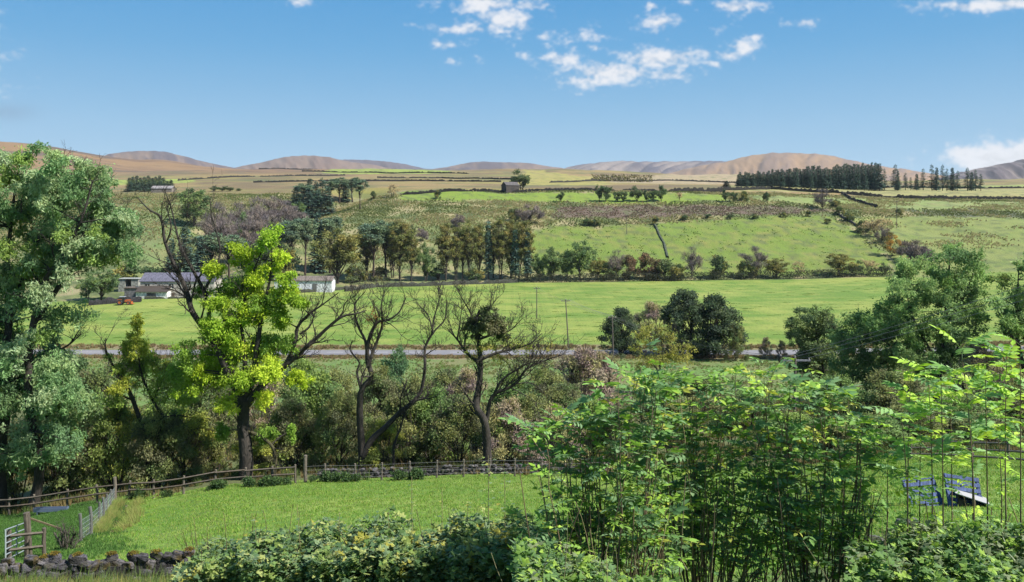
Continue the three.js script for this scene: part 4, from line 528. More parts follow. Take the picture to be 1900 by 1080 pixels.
tops.f.forEach((p, k) => wire(tops.c[k], p, 'wire from the roadside pole to the near pole', 0.02, 0.012, 'wires from the roadside pole to the near pole'));
{ const p = tops.f[0], c = new THREE.CapsuleGeometry(0.2, 0.4, 4, 10); const t = thing('pole_transformer', 'small black transformer on the left arm of the near pole', 'transformer', V(p.x - 0.1, p.y - 0.05, p.z)); part('tank', c, mat({ name: 'black enamel', color: new THREE.Color(0.02, 0.02, 0.022), roughness: 0.5 }), t); const d = new THREE.CylinderGeometry(0.04, 0.05, 0.25, 8); d.translate(0.05, 0.5, 0); part('bushing', d, M.glass, t); }

// ---------- near fences, gate and trough ----------
const WOOD = C(166, 154, 138, 1.9), WOODD = C(138, 126, 112, 1.9), GALV = C(184, 196, 204, 1.9);
function post(parent, p, h, r, c, rnd, name = 'post') { const b = new GB(); b.tube([V(p.x, p.y - 0.3, p.z), V(p.x + gauss(rnd) * 0.03, p.y + h * 0.6, p.z), V(p.x + gauss(rnd) * 0.05, p.y + h, p.z)], r, r * 0.92, c, 8, 0.15, rnd); const n = b.n, q = b.v(p.x, p.y + h + 0.02, p.z, c); for (let k = 0; k < 8; k++) b.t(n - 9 + k, n - 8 + k, q); part(name, b.build(parent.position, false), M.wood, parent); }
{
  const r = rngOf(33), at0 = gp(-60, 52), t = thing('post_and_rail_fence', 'weathered post and rail fence along the wood edge', 'fence', at0), xs = [-60, -10, 17, 62, 125, 180, 240, 285, 340, 400, 455, 505, 548];
  const pos = xs.map((u) => gp(u, 52 + 0.4 * Math.sin(u / 60))); pos.forEach((p) => post(t, p, 1.2, 0.075, WOOD, r));
  for (let k = 0; k < pos.length - 1; k++) for (const h of [1.05, 0.62]) { const a = pos[k].clone(), b = pos[k + 1].clone(); a.y += h + gauss(r) * 0.03; b.y += h + gauss(r) * 0.03; a.z += 0.09; b.z += 0.09; const g = new GB(); g.tube([a, V(0, 0, 0).lerpVectors(a, b, 0.5), b], 0.055, 0.055, vary(WOODD, r, 0.2), 4); part('rail', g.build(at0), M.wood, t); }
  const at1 = gp(567, 52), w = thing('post_and_wire_fence', 'post and wire fence before the mossy stone wall', 'fence', at1), xw = [567, 603, 658, 708, 760, 810, 860, 908, 955, 1005, 1060, 1120], pw = xw.map((u) => gp(u, 52)); pw.forEach((p, k) => post(w, p, k ? 1.15 : 1.75, k ? 0.07 : 0.12, WOOD, r, k ? 'post' : 'strainer_post'));
  for (const h of [0.3, 0.55, 0.8, 1.05]) { const g = new GB(), pts = pw.map((p) => V(p.x, p.y + h, p.z + 0.08)); g.tube(pts, 0.008, 0.008, C(150, 150, 150, 2), 4); part('wire', g.build(at1), M.metal, w); }
  const at2 = gp(213, 51), n = thing('wire_netting_fence', 'wire netting fence running down the paddock to the gate', 'fence', at2), line = [[213, 51, 1.6, 0.11], [205, 48, 1.15, 0.06], [198, 45.5, 1.15, 0.06], [191, 43, 1.2, 0.07], [184, 40.8, 1.2, 0.06], [168, 37.6, 1.3, 0.08], [150, 35, 1.25, 0.07]], pn = line.map(([u, D]) => gp(u, D)); line.forEach(([, , h, rad], k) => post(n, pn[k], h, rad, k === 0 ? WOOD : C(150, 152, 146, 2), r));
  for (const h of [0.15, 0.35, 0.55, 0.75, 0.95]) { const g = new GB(); g.tube(pn.map((p) => V(p.x, p.y + h, p.z)), 0.006, 0.006, GALV, 4); part('wire', g.build(at2), M.metal, n); }
  { const g = new GB(); for (let k = 0; k < pn.length - 1; k++) for (let j = 1; j < 8; j++) { const p = V(0, 0, 0).lerpVectors(pn[k], pn[k + 1], j / 8); g.tube([V(p.x, p.y + 0.1, p.z), V(p.x, p.y + 0.95, p.z)], 0.0045, 0.0045, GALV, 3); } part('netting', g.build(at2), M.metal, n, true); }
  { const sp = [], q = new GB(); for (let k = 0; k < 150; k++) { const c = V(gauss(r) * 0.3, 0.05 + 0.35 * r(), gauss(r) * 0.18), d = rdir(r, 0.3); q.leaf(c, d, side(d, r), 0.12 + 0.08 * r(), 0.07, vary(pick([C(84, 116, 60, 1.4), C(96, 126, 66, 1.4), C(70, 102, 58, 1.4)], r), r, 0.3)); } for (let k = 0; k < 95; k++) { const u = 230 + 800 * r(); if (vnoise(u / 40, 4) > 0.34) sp.push([(u - CX) / F * 51.5 + gauss(r) * 0.2, -51.6 + gauss(r) * 0.25, 0.6 + 0.9 * r(), r() * 6.28]); } scatter('fence_weeds', 'dark leafy weeds along the foot of the paddock fence', q.build(), sp); }
  // timber hurdle frame
  const at3 = gp(17, 30.6), f = thing('timber_sheep_frame', 'dark timber posts and rails beside the metal gate', 'fence', at3), pf = [[17, 30.6, 1.15, 0.1], [51, 31.5, 1.75, 0.13], [58, 31.2, 0.75, 0.06], [82, 31.6, 1.1, 0.08]].map(([u, D, h, rad]) => { const p = gp(u, D); post(f, p, h, rad, WOODD, r); return p; });
  for (const h of [0.98, 0.45]) { const g = new GB(), a = V(pf[0].x, pf[0].y + h, pf[0].z + 0.14), b = V(pf[3].x, pf[3].y + h - 0.02, pf[3].z + 0.12); g.tube([a, V(0, 0, 0).lerpVectors(a, b, 0.5), b], 0.06, 0.055, WOODD, 4); part('rail', g.build(at3), M.wood, f); }
  { const g = new GB(), a = V(pf[1].x, pf[1].y + 1.55, pf[1].z), b = gp(112, 34, 0.8); g.tube([a, V(0, 0, 0).lerpVectors(a, b, 0.5), b], 0.045, 0.04, C(176, 158, 120, 2), 5); part('slanting_rail', g.build(at3), M.wood, f); }
  // galvanised gate standing open beside it
  const a = gp(10, 29.7), b = gp(49, 33.5), gt = thing('field_gate', 'galvanised tubular field gate standing by the timber posts', 'gate', a); a.y += 0.12; b.y += 0.12;
  for (const h of [0, 0.2, 0.4, 0.62, 0.86, 1.12]) { const g = new GB(); g.tube([V(a.x, a.y + h, a.z), V(b.x, b.y + h, b.z)], 0.024, 0.024, GALV, 8); part('bar', g.build(gt.position, true), M.metal, gt); }
  for (const s of [0, 0.5, 1]) { const g = new GB(), p = V(0, 0, 0).lerpVectors(a, b, s); g.tube([V(p.x, p.y - 0.02, p.z), V(p.x, p.y + 1.14, p.z)], 0.028, 0.028, GALV, 8); part('upright', g.build(gt.position, true), M.metal, gt); }
  // feed trough by the fence
  const tr = gp(95, 51.2), tt = thing('feed_trough', 'shallow blue grey metal feed trough below the rail fence', 'trough', tr), TR = C(120, 138, 168, 1.9); tt.rotation.y = 0.06; const g = new GB(), W2 = 1.02; g.box(-W2, 0.1, -0.16, W2, 0.13, 0.16, TR); g.box(-W2, 0.13, -0.16, W2, 0.34, -0.13, TR); g.box(-W2, 0.13, 0.13, W2, 0.34, 0.16, TR); g.box(-W2, 0.13, -0.13, -W2 + 0.03, 0.34, 0.13, TR); g.box(W2 - 0.03, 0.13, -0.13, W2, 0.34, 0.13, TR); part('pan', g.build(), M.metal, tt); for (const x of [-0.8, 0, 0.8]) part('foot', boxG(x - 0.03, -0.1, -0.15, x + 0.03, 0.1, 0.15, TR), M.metal, tt);
  // plank bridge over the ditch
  const br = gp(236, 50.4), bt = thing('plank_bridge', 'two old planks bridging the ditch by the fence corner', 'plank', br); for (const z of [-0.2, 0.2]) part('plank', boxG(-1.1, 0.03 + z * 0.1, z - 0.13, 1.1, 0.1 + z * 0.1, z + 0.13, WOODD), M.wood, bt);
  // rail fence beyond the saplings
  const at4 = gp(1690, 42), rf = thing('rail_fence', 'pale rail fence behind the saplings at the right', 'fence', at4), pr = [[1690, 46], [1745, 43], [1805, 40], [1870, 37], [1940, 34]].map(([u, D]) => gp(u, D)); pr.forEach((p) => post(rf, p, 1.15, 0.07, WOOD, r)); for (let k = 0; k < 4; k++) for (const h of [1.02, 0.68, 0.34]) { const g2 = new GB(), p = V(pr[k].x, pr[k].y + h, pr[k].z + 0.09), q = V(pr[k + 1].x, pr[k + 1].y + h, pr[k + 1].z + 0.09); g2.tube([p, q], 0.05, 0.05, C(176, 166, 148, 2), 4); part('rail', g2.build(at4), M.wood, rf); }
}
// blue pallets, white hutch and a sheep on the right of the paddock
{
  const p = gp(1732, 24.5), BL = C(112, 134, 190, 1.9);
  for (const [dx, dz, yaw, lab] of [[-0.35, 0, 0.1, 'blue painted pallet lying left of the white hutch'], [0.75, 0.25, -0.15, 'second blue painted pallet against the white hutch']]) { const q = at(p.x + dx * 1.0, p.z + dz), t = thing('wooden_pallet', lab, 'pallet', q); t.rotation.set(0.95, yaw, 0); t.position.y += 0.35; for (let k = 0; k < 6; k++) part('slat', boxG(-0.5, 0.08, -0.48 + k * 0.175, 0.5, 0.1, -0.37 + k * 0.175, vary(BL, rngOf(k), 0.15)), M.wood, t); for (const x of [-0.46, 0, 0.46]) part('bearer', boxG(x - 0.04, 0, -0.5, x + 0.04, 0.079, 0.5, BL), M.wood, t); }
  const h = gp(1800, 24), t = thing('animal_hutch', 'small dark timber hutch with slanting white lid', 'hutch', h); t.rotation.y = -0.35; t.scale.setScalar(0.62); const DW = C(96, 82, 74), g = new GB(); g.box(-0.55, 0, -0.4, 0.6, 0.35, -0.36, DW); g.box(-0.55, 0, 0.36, -0.2, 0.35, 0.4, DW); g.box(-0.2, 0, 0.36, 0.6, 0.18, 0.4, DW); g.box(-0.55, 0, -0.36, -0.51, 0.5, 0.36, DW); g.box(0.56, 0, -0.36, 0.6, 0.26, 0.36, DW); part('body', g.build(), M.wood, t); const lid = part('lid', boxG(-0.75, -0.02, -0.5, 0.75, 0.02, 0.5, C(196, 196, 198, 2.2)), M.plain, t); lid.position.set(0.02, 0.47, 0); lid.rotation.z = -0.26;
  for (const [px, D, s, lab] of [[1622, 17.8, 0.3, 'dark mossy boulder among the stems of the right saplings'], [1800, 17, 0.28, 'pale limestone boulder in the grass below the hutch'], [1692, 20.5, 0.28, 'whitish rock in the grass below the blue pallets'], [1676, 20.7, 0.22, 'smaller white rock leaning on the whitish rock']]) { const q = gp(px, D), st = stoneGeo(px, 1), b = thing('boulder', lab, 'rock', q); const m = part('rock', st, M.stone, b); m.scale.set(s * 0.8, s * 0.6, s * 0.7); m.position.y = s * 0.25; }
}
// ---------- dry stone walls near by: stone upon stone ----------
function stoneGeo(seed, det = 1) { const g = new THREE.IcosahedronGeometry(1, det), p = g.attributes.position, c = [], r = rngOf(seed * 77 + 5), a = r() * 50, col = pick([C(178, 172, 186), C(154, 150, 162), C(136, 130, 140), C(190, 184, 190)], r), moss = pick([C(150, 130, 60), C(110, 120, 60), C(120, 116, 104)], r); for (let k = 0; k < p.count; k++) { const x = p.getX(k), y = p.getY(k), z = p.getZ(k), q = 0.72 + 0.75 * (fbm(x * 1.6 + a, y * 1.6 + z * 1.9 + a, 3) - 0.2) * 0.9, bx = (v) => Math.sign(v) * Math.pow(Math.abs(v), 0.62); p.setXYZ(k, bx(x) * q * 0.86, bx(y) * q * 0.86, bx(z) * q * 0.86); c.push(...vary(blend(col, moss, sstep(0.5, 0.62, fbm(x * 2 + a, y * 2 + z * 2, 3))), () => hash(k * 3 + seed, 9), 0.12)); } g.setAttribute('color', new THREE.Float32BufferAttribute(c, 3)); g.computeVertexNormals(); return g; }
const STONES = Array.from({ length: 10 }, (_, k) => stoneGeo(k + 1, 1)), SMALL = Array.from({ length: 8 }, (_, k) => stoneGeo(k + 40, 0));
function stoneWall(label, A, B, D0, D1, courses, size, geos, seed) {
  const r = rngOf(seed), a = gp(A, D0), b = gp(B, D1), L = a.distanceTo(b), t = thing('dry_stone_wall', label, 'wall', a), n = Math.round(L / size * 1.22), ang = Math.atan2(-(b.z - a.z), b.x - a.x);
  for (let c = 0; c < courses; c++) for (let k = 0; k <= n; k++) { if (c === courses - 1 && r() < 0.45) continue; const s = (k + (c % 2) * 0.5 + gauss(r) * 0.15) / n, p = at(mix(a.x, b.x, s), mix(a.z, b.z, s)), m = part('stone', pick(geos, r), M.stone, t), w = size * (0.5 + 0.28 * r()); m.scale.set(w, size * (0.36 + 0.2 * r()), size * (0.5 + 0.2 * r()) * (1.15 - 0.12 * c)); m.rotation.set(gauss(r) * 0.3, ang + gauss(r) * 0.4 + (r() < 0.5 ? 3.14 : 0), gauss(r) * 0.3); m.position.set(p.x - a.x, p.y - a.y + size * (0.28 + 0.6 * c) + gauss(r) * 0.03, p.z - a.z + gauss(r) * 0.06); }
  const core = new GB(), hh = size * 0.55 * courses; { const u = V(b.x - a.x, 0, b.z - a.z).normalize(), q = [-u.z * size * 0.3, u.x * size * 0.3], n2 = 24; let pv = -1; for (let k = 0; k <= n2; k++) { const p = at(mix(a.x, b.x, k / n2), mix(a.z, b.z, k / n2)), n0 = core.n; for (const [s, y] of [[-1, -0.3], [-0.8, hh], [0.8, hh], [1, -0.3]]) core.v(p.x - a.x + q[0] * s, p.y - a.y + y * (y > 0 ? 0.8 : 1), p.z - a.z + q[1] * s, C(104, 98, 98), k, y); if (pv >= 0) for (let s = 0; s < 3; s++) { core.t(pv + s, n0 + s, pv + s + 1); core.t(pv + s + 1, n0 + s, n0 + s + 1); } pv = n0; } }
  part('rubble_core', core.build(), M.stone, t);
  return t;
}
{
  const t = stoneWall('lichened limestone field wall at the lower left corner', -60, 400, 17.6, 18.4, 6, 0.29, STONES, 71), r = rngOf(5), g = new GB(), cols = [C(186, 160, 60), C(160, 140, 56), C(130, 128, 60)];
  const high = t.children.filter((m) => m.name === 'stone').sort((a, b) => b.position.y - groundH(b.position.x + t.position.x, b.position.z + t.position.z) - a.position.y + groundH(a.position.x + t.position.x, a.position.z + t.position.z)).slice(0, 14).filter((_, k) => k % 2 === 0);
  for (const m of high) { const p = V(m.position.x + t.position.x, m.position.y + t.position.y + m.scale.y * 0.72, m.position.z + t.position.z); for (let k = 0; k < 260; k++) { const d = rdir(r, 0.9); g.leaf(V(p.x + gauss(r) * 0.09, p.y + gauss(r) * 0.025, p.z + gauss(r) * 0.08), d, side(d, r), 0.035, 0.026, vary(pick(cols, r), r, 0.3)); } } part('moss', g.build(t.position), M.leaf, t, true);
  stoneWall('low dark mossy stone wall behind the wire fence', 590, 1130, 54, 53.6, 3, 0.36, SMALL, 73);
  const gr = []; for (let k = 0; k < 330; k++) { const D = 14.4 + 2.7 * r(); gr.push([(-80 + r() * 560 - CX) / F * D, -D, 0.5 + 0.4 * r(), r() * 6.28]); } scatter('wall_foot_grass', 'straw coloured grass and weeds at the foot of the limestone wall', tussocks(12, 0.5, 9, [C(168, 160, 88, 1.4), C(130, 146, 66, 1.4), C(112, 138, 62, 1.4), C(180, 158, 110, 1.4), C(120, 140, 64, 1.4)], 0.62, 0.014), gr);
}
console.log('farm, fences, walls');

// ---------- shrubs and trees of the wood edge ----------
kinds('scrub', 4, (i) => broadleaf({ seed: 200 + i, h: 5, cb: 0.2, dome: 1, w: 2.6, tr: 0.11, stems: 4, clumps: 56, cr: 0.5, twigs: 5, leaves: 10000, ls: 0.17, col: [L(126, 138, 80), L(110, 130, 78), L(142, 146, 88), L(120, 122, 86)] }));
kinds('green_scrub', 2, (i) => broadleaf({ seed: 206 + i, h: 5, cb: 0.2, dome: 1, w: 2.5, tr: 0.11, stems: 3, clumps: 54, cr: 0.5, twigs: 4, leaves: 10000, ls: 0.17, col: [L(120, 148, 82), L(136, 158, 80), L(108, 134, 80)] }));
kinds('yellow_scrub', 2, (i) => broadleaf({ seed: 210 + i, h: 5, cb: 0.2, dome: 1, w: 2.5, tr: 0.11, stems: 4, clumps: 54, cr: 0.5, twigs: 4, leaves: 10000, ls: 0.17, col: [L(160, 164, 72), L(144, 156, 72), L(126, 142, 72)] }));
kinds('brown_scrub', 2, (i) => broadleaf({ seed: 214 + i, h: 5, cb: 0.2, dome: 1, w: 2.6, tr: 0.1, stems: 5, clumps: 46, cr: 0.5, twigs: 9, leaves: 8000, ls: 0.24, aspect: 0.2, up: 0.5, col: [L(150, 134, 112), L(136, 118, 112), L(146, 142, 92)], mat: M.twig }));
kinds('dark_shrub', 3, (i) => broadleaf({ seed: 220 + i, h: 9, cb: 0.3, dome: 1, w: 3.8, tr: 0.3, stems: 2, clumps: 80, cr: 0.75, fill: 0.35, leaves: 12000, ls: 0.32, col: [L(78, 98, 66), L(92, 108, 72), L(70, 88, 66)] }));
kinds('holly', 1, () => broadleaf({ seed: 226, h: 7, cb: 0.4, w: 2.2, tr: 0.2, clumps: 44, cr: 0.5, fill: 0.35, leaves: 9000, ls: 0.2, col: [L(70, 104, 70), L(80, 116, 74), L(94, 128, 80)], mat: M.gloss }));
kinds('roadside', 2, (i) => broadleaf({ seed: 230 + i, h: 10, cb: 1.2, w: 3, tr: 0.25, clumps: 50, cr: 0.65, leaves: 10000, ls: 0.26, col: [L(100, 124, 76), L(110, 134, 78), L(92, 112, 74)] }));
plantRow([
  ['dark_shrub', 1152, 576, 74, -154, 'dark_shrub', 'dense dark rounded shrub'], ['brown_scrub', 1210, 566, 80, -158, 'brown_shrub', 'brownish rounded shrub'], ['dark_shrub', 1272, 543, 94, -152, 'dark_shrub', 'dense dark rounded shrub'], ['dark_shrub', 1328, 553, 104, -151, 'dark_shrub', 'dense dark rounded shrub'], ['scrub', 1366, 602, 40, -147, 'olive_shrub', 'small olive shrub'],
  ['roadside', 1487, 568, 56, -148, 'roadside_tree', 'dark narrow tree'], ['brown_scrub', 1422, 628, 26, -150, 'brown_shrub', 'brownish rounded shrub'], ['brown_scrub', 1450, 634, 20, -150, 'brown_shrub', 'brownish rounded shrub'], ['scrub', 1700, 625, 60, -146, 'olive_shrub', 'small olive shrub'],
], 'beside the valley road', 'shrubs beside the valley road');
plantRow([
  ['scrub', 110, 765, 130, -58], ['green_scrub', 165, 735, 120, -62], ['yellow_scrub', 215, 752, 130, -59], ['scrub', 300, 765, 120, -58], ['yellow_scrub', 345, 762, 130, -60], ['scrub', 400, 752, 110, -62], ['scrub', 545, 748, 110, -60], ['green_scrub', 592, 700, 120, -63], ['scrub', 632, 728, 110, -60], ['yellow_scrub', 712, 782, 80, -58], ['scrub', 748, 735, 120, -61],
  ['green_scrub', 800, 722, 120, -63], ['scrub', 850, 738, 120, -60], ['brown_scrub', 940, 748, 120, -59], ['scrub', 985, 735, 120, -61], ['brown_scrub', 1030, 762, 120, -58], ['green_scrub', 1090, 745, 120, -60], ['scrub', 1150, 760, 120, -58], ['scrub', 30, 790, 120, -58], ['yellow_scrub', 480, 792, 110, -59],
].map((a) => [...a, 'understory_bush', { scrub: 'olive twiggy bush', green_scrub: 'green leafy bush', yellow_scrub: 'yellowing hazel bush', brown_scrub: 'brown twiggy bush' }[a[0]]]), 'behind the paddock fence', 'bushes behind the paddock fence');
plantRow([
  ['scrub', 170, 690, 120, -78], ['green_scrub', 340, 672, 120, -84], ['scrub', 395, 688, 110, -80], ['green_scrub', 560, 672, 100, -86], ['scrub', 620, 690, 110, -80], ['scrub', 700, 694, 110, -78], ['holly', 738, 634, 66, -84], ['scrub', 775, 700, 110, -78], ['scrub', 830, 690, 110, -82], ['brown_scrub', 870, 690, 100, -80], ['green_scrub', 950, 694, 110, -80], ['scrub', 1010, 684, 110, -84], ['brown_scrub', 1080, 652, 130, -88], ['brown_scrub', 1120, 660, 100, -92], ['scrub', 1050, 716, 110, -76], ['brown_scrub', 485, 700, 110, -82],
  ['green_scrub', 1560, 700, 130, -74], ['scrub', 1660, 690, 130, -72], ['brown_scrub', 1818, 640, 110, -76], ['brown_scrub', 1862, 690, 110, -70], ['scrub', 1700, 745, 140, -62], ['green_scrub', 1780, 735, 130, -66], ['scrub', 1900, 700, 120, -66], ['green_scrub', 1620, 770, 140, -58], ['scrub', 1850, 770, 140, -56], ['scrub', 1540, 780, 140, -58], ['green_scrub', 1470, 770, 140, -60], ['orange_bush', 1882, 638, 46, -84], ['scrub', 1300, 700, 120, -90], ['green_scrub', 1390, 730, 120, -80], ['scrub', 1230, 740, 130, -70],
].map((a) => [...a, 'thicket_bush', { scrub: 'olive thicket bush', green_scrub: 'green thicket bush', brown_scrub: 'purple brown thicket bush', holly: 'dark glossy holly', orange_bush: 'orange autumn bush' }[a[0]]]), 'deeper in the wood below the road', 'thicket bushes below the road');
console.log('shrubs');

function smoothPath(p, n = 4) { const c = new THREE.CatmullRomCurve3(p, false, 'centripetal'); return c.getPoints((p.length - 1) * n); }
class Hero {
  constructor(name, label, px, D, seed, bark) { this.D = D; this.r = rngOf(seed); this.foot = gp(px, D); this.t = thing(name, label, 'tree', this.foot); this.tg = new GB(); this.cg = new GB(); this.nodes = []; this.bark = bark ?? BARKDARK; this.dz = 0; }
  limb(pts, r0, r1, o = {}) { // pts: [px, py, metres nearer]
    const D = this.D, w = pts.map(([x, y, z = null], k) => { const dz = z ?? (o.z ?? 0) * k / (pts.length - 1) + gauss(this.r) * (k ? 0.3 : 0), j = k && k < pts.length - 1 && !o.smooth ? 2.4 : 0; return P(x + gauss(this.r) * j, y + gauss(this.r) * j, D - dz); });
    if (o.root) w[0].y = Math.min(w[0].y, groundH(w[0].x, w[0].z) - 0.3);
    const s = smoothPath(w, 4); this.tg.tube(s, r0, r1, o.c ?? this.bark, r0 > 0.15 ? 9 : 6, 0.3, this.r);
    s.forEach((p, k) => { if (k > 2) this.nodes.push([p, mix(r0, r1, k / s.length)]); });
    const n = Math.round((o.twigs ?? 6) * (this.sparse ?? 1)); for (let k = 0; k < n; k++) { const q = Math.floor(mix(0.3, 0.99, this.r()) * (s.length - 1)), d = V(0, 0, 0).subVectors(s[Math.min(q + 1, s.length - 1)], s[Math.max(q - 1, 0)]).normalize().addScaledVector(rdir(this.r, 0.25), 0.95).normalize(); this.sub(s[q], d, (o.len ?? 2) * (0.5 + 0.8 * this.r()), Math.max(0.018, mix(r0, r1, q / s.length) * 0.4), o.lev ?? 2); }
    return this;
  }
  sub(p, d, L, rad, lev) { const r = this.r, pts = [p.clone()], e = d.clone(); for (let k = 0; k < 4; k++) { e.addScaledVector(rdir(r, 0.18), 0.36).normalize(); pts.push(pts[k].clone().addScaledVector(e, L / 4)); } this.tg.tube(pts, rad, Math.max(0.007, rad * 0.35), this.bark, lev > 1 ? 5 : 3); if (lev > 0) for (let k = 0; k < 5; k++) { const q = 1 + Math.floor(r() * 4); this.sub(pts[q], e.clone().addScaledVector(rdir(r, 0.25), 0.9).normalize(), L * (0.3 + 0.3 * r()), Math.max(0.009, rad * 0.5), lev - 1); } }
  clump(px, py, rx, ry, n, ls, cols, o = {}) {
    const r = this.r, k = this.D / F, c = P(px, py, this.D - (o.z ?? gauss(r) * rx * k * 0.9)), cc = vary(pick(cols, r), r, 0.12); let best = null, bd = 1e9; for (const nd of this.nodes) { const d = nd[0].distanceTo(c) + (nd[0].y > c.y ? 0.6 : 0); if (d < bd) { bd = d; best = nd; } }
    const br = best ? curve(best[0], c, r, 0.12, 4) : [c]; if (best) this.tg.tube(br, Math.max(0.02, Math.min(best[1] * 0.5, 0.07)), 0.012, this.bark, 4);
    const tw = []; for (let j = 0; j < (o.tw ?? 7); j++) { const e = V(c.x + gauss(r) * rx * k, c.y + gauss(r) * ry * k, c.z + gauss(r) * rx * k); tw.push(e); this.tg.tube(curve(br[br.length - 1 - (j % 2)] ?? c, e, r, 0.15, 2), 0.014, 0.006, this.bark, 3); }
    for (let j = 0; j < n; j++) { const b = pick(tw, r), s = 0.36, e = r() < 0.7 ? V(b.x + gauss(r) * rx * k * s, b.y + gauss(r) * ry * k * s, b.z + gauss(r) * rx * k * s) : V(c.x + gauss(r) * rx * k * 0.8, c.y + gauss(r) * ry * k * 0.8, c.z + gauss(r) * rx * k * 0.8), d = rdir(r, o.up ?? -0.35); this.cg.leaf(e, d, side(d, r), ls * (0.6 + 0.8 * r()), ls * (o.aspect ?? 0.45) * (0.6 + 0.8 * r()), vary(cc, r, 0.26)); }
    return this;
  }
  fill(poly, nc, per, ls, cols, o = {}) { const r = this.r, xs = poly.map((p) => p[0]), ys = poly.map((p) => p[1]), x0 = Math.min(...xs), x1 = Math.max(...xs), y0 = Math.min(...ys), y1 = Math.max(...ys); let k = 0, guard = 0; while (k < nc && guard++ < 9999) { const x = mix(x0, x1, r()), y = mix(y0, y1, r()); if (!inside(poly, x, y)) continue; k++; this.clump(x, y, o.rx ?? 26, o.ry ?? 20, Math.round(per * (0.6 + 0.8 * r())), ls, cols, { ...o, z: gauss(r) * (o.deep ?? 3) }); } return this; }
  done(m = M.leaf) { part('trunk', this.tg.build(this.foot, true), M.bark, this.t); if (this.cg.n) part('crown', this.cg.build(this.foot), m, this.t, true); return this.t; }
}
{ // big grey-green tree on the left
  const h = new Hero('willow_tree', 'huge grey green willow filling the left edge', 20, 54, 301);
  h.limb([[2, 935], [-2, 850], [10, 760], [2, 690], [18, 600], [12, 520], [22, 420], [30, 330]], 0.5, 0.06, { root: true, twigs: 8 });
  h.limb([[58, 915], [72, 872], [62, 800], [50, 700], [62, 600], [86, 514], [119, 474], [134, 441], [150, 400], [172, 335]], 0.36, 0.05, { root: true, twigs: 8, z: 2 });
  h.limb([[62, 600], [95, 550], [122, 513], [160, 478], [185, 468], [214, 468], [246, 478]], 0.2, 0.03, { twigs: 8 }).limb([[150, 484], [160, 455], [175, 430], [214, 402], [236, 396]], 0.1, 0.03).limb([[10, 760], [-40, 690], [-80, 600], [-90, 480]], 0.3, 0.05).limb([[50, 700], [90, 660], [125, 640], [150, 620]], 0.13, 0.03).limb([[18, 600], [50, 500], [80, 420], [100, 340], [120, 300]], 0.18, 0.03).limb([[62, 800], [100, 760], [130, 740]], 0.12, 0.03);
  const col = [L(128, 162, 104), L(116, 150, 96), L(150, 176, 120), L(144, 170, 86), L(108, 138, 92), L(166, 186, 138)];
  h.fill([[-120, 330], [-20, 300], [20, 290], [62, 274], [130, 302], [190, 325], [212, 390], [246, 400], [250, 462], [205, 484], [150, 500], [128, 540], [148, 590], [152, 640], [140, 690], [158, 740], [150, 790], [120, 840], [60, 868], [0, 860], [-120, 850]], 205, 540, 0.25, col, { aspect: 0.36, rx: 22, ry: 22, deep: 3.4, up: -0.5 });
  h.fill([[-60, 640], [130, 600], [150, 700], [150, 800], [110, 860], [40, 880], [-60, 870]], 44, 480, 0.25, col, { aspect: 0.36, rx: 20, ry: 22, z: 1, deep: 3.6, up: -0.5 });
  h.fill([[60, 320], [150, 318], [200, 345], [212, 390], [240, 405], [246, 460], [180, 470], [110, 480], [70, 440]], 46, 480, 0.25, col, { aspect: 0.36, rx: 18, ry: 16, deep: 2, up: -0.5 });
  for (const [x, y] of [[70, 272], [40, 290], [0, 290], [150, 300], [205, 440], [235, 470], [225, 450], [215, 405], [232, 400]]) h.clump(x, y, 18, 12, 300, 0.24, col, { aspect: 0.4 });
  h.done();
}
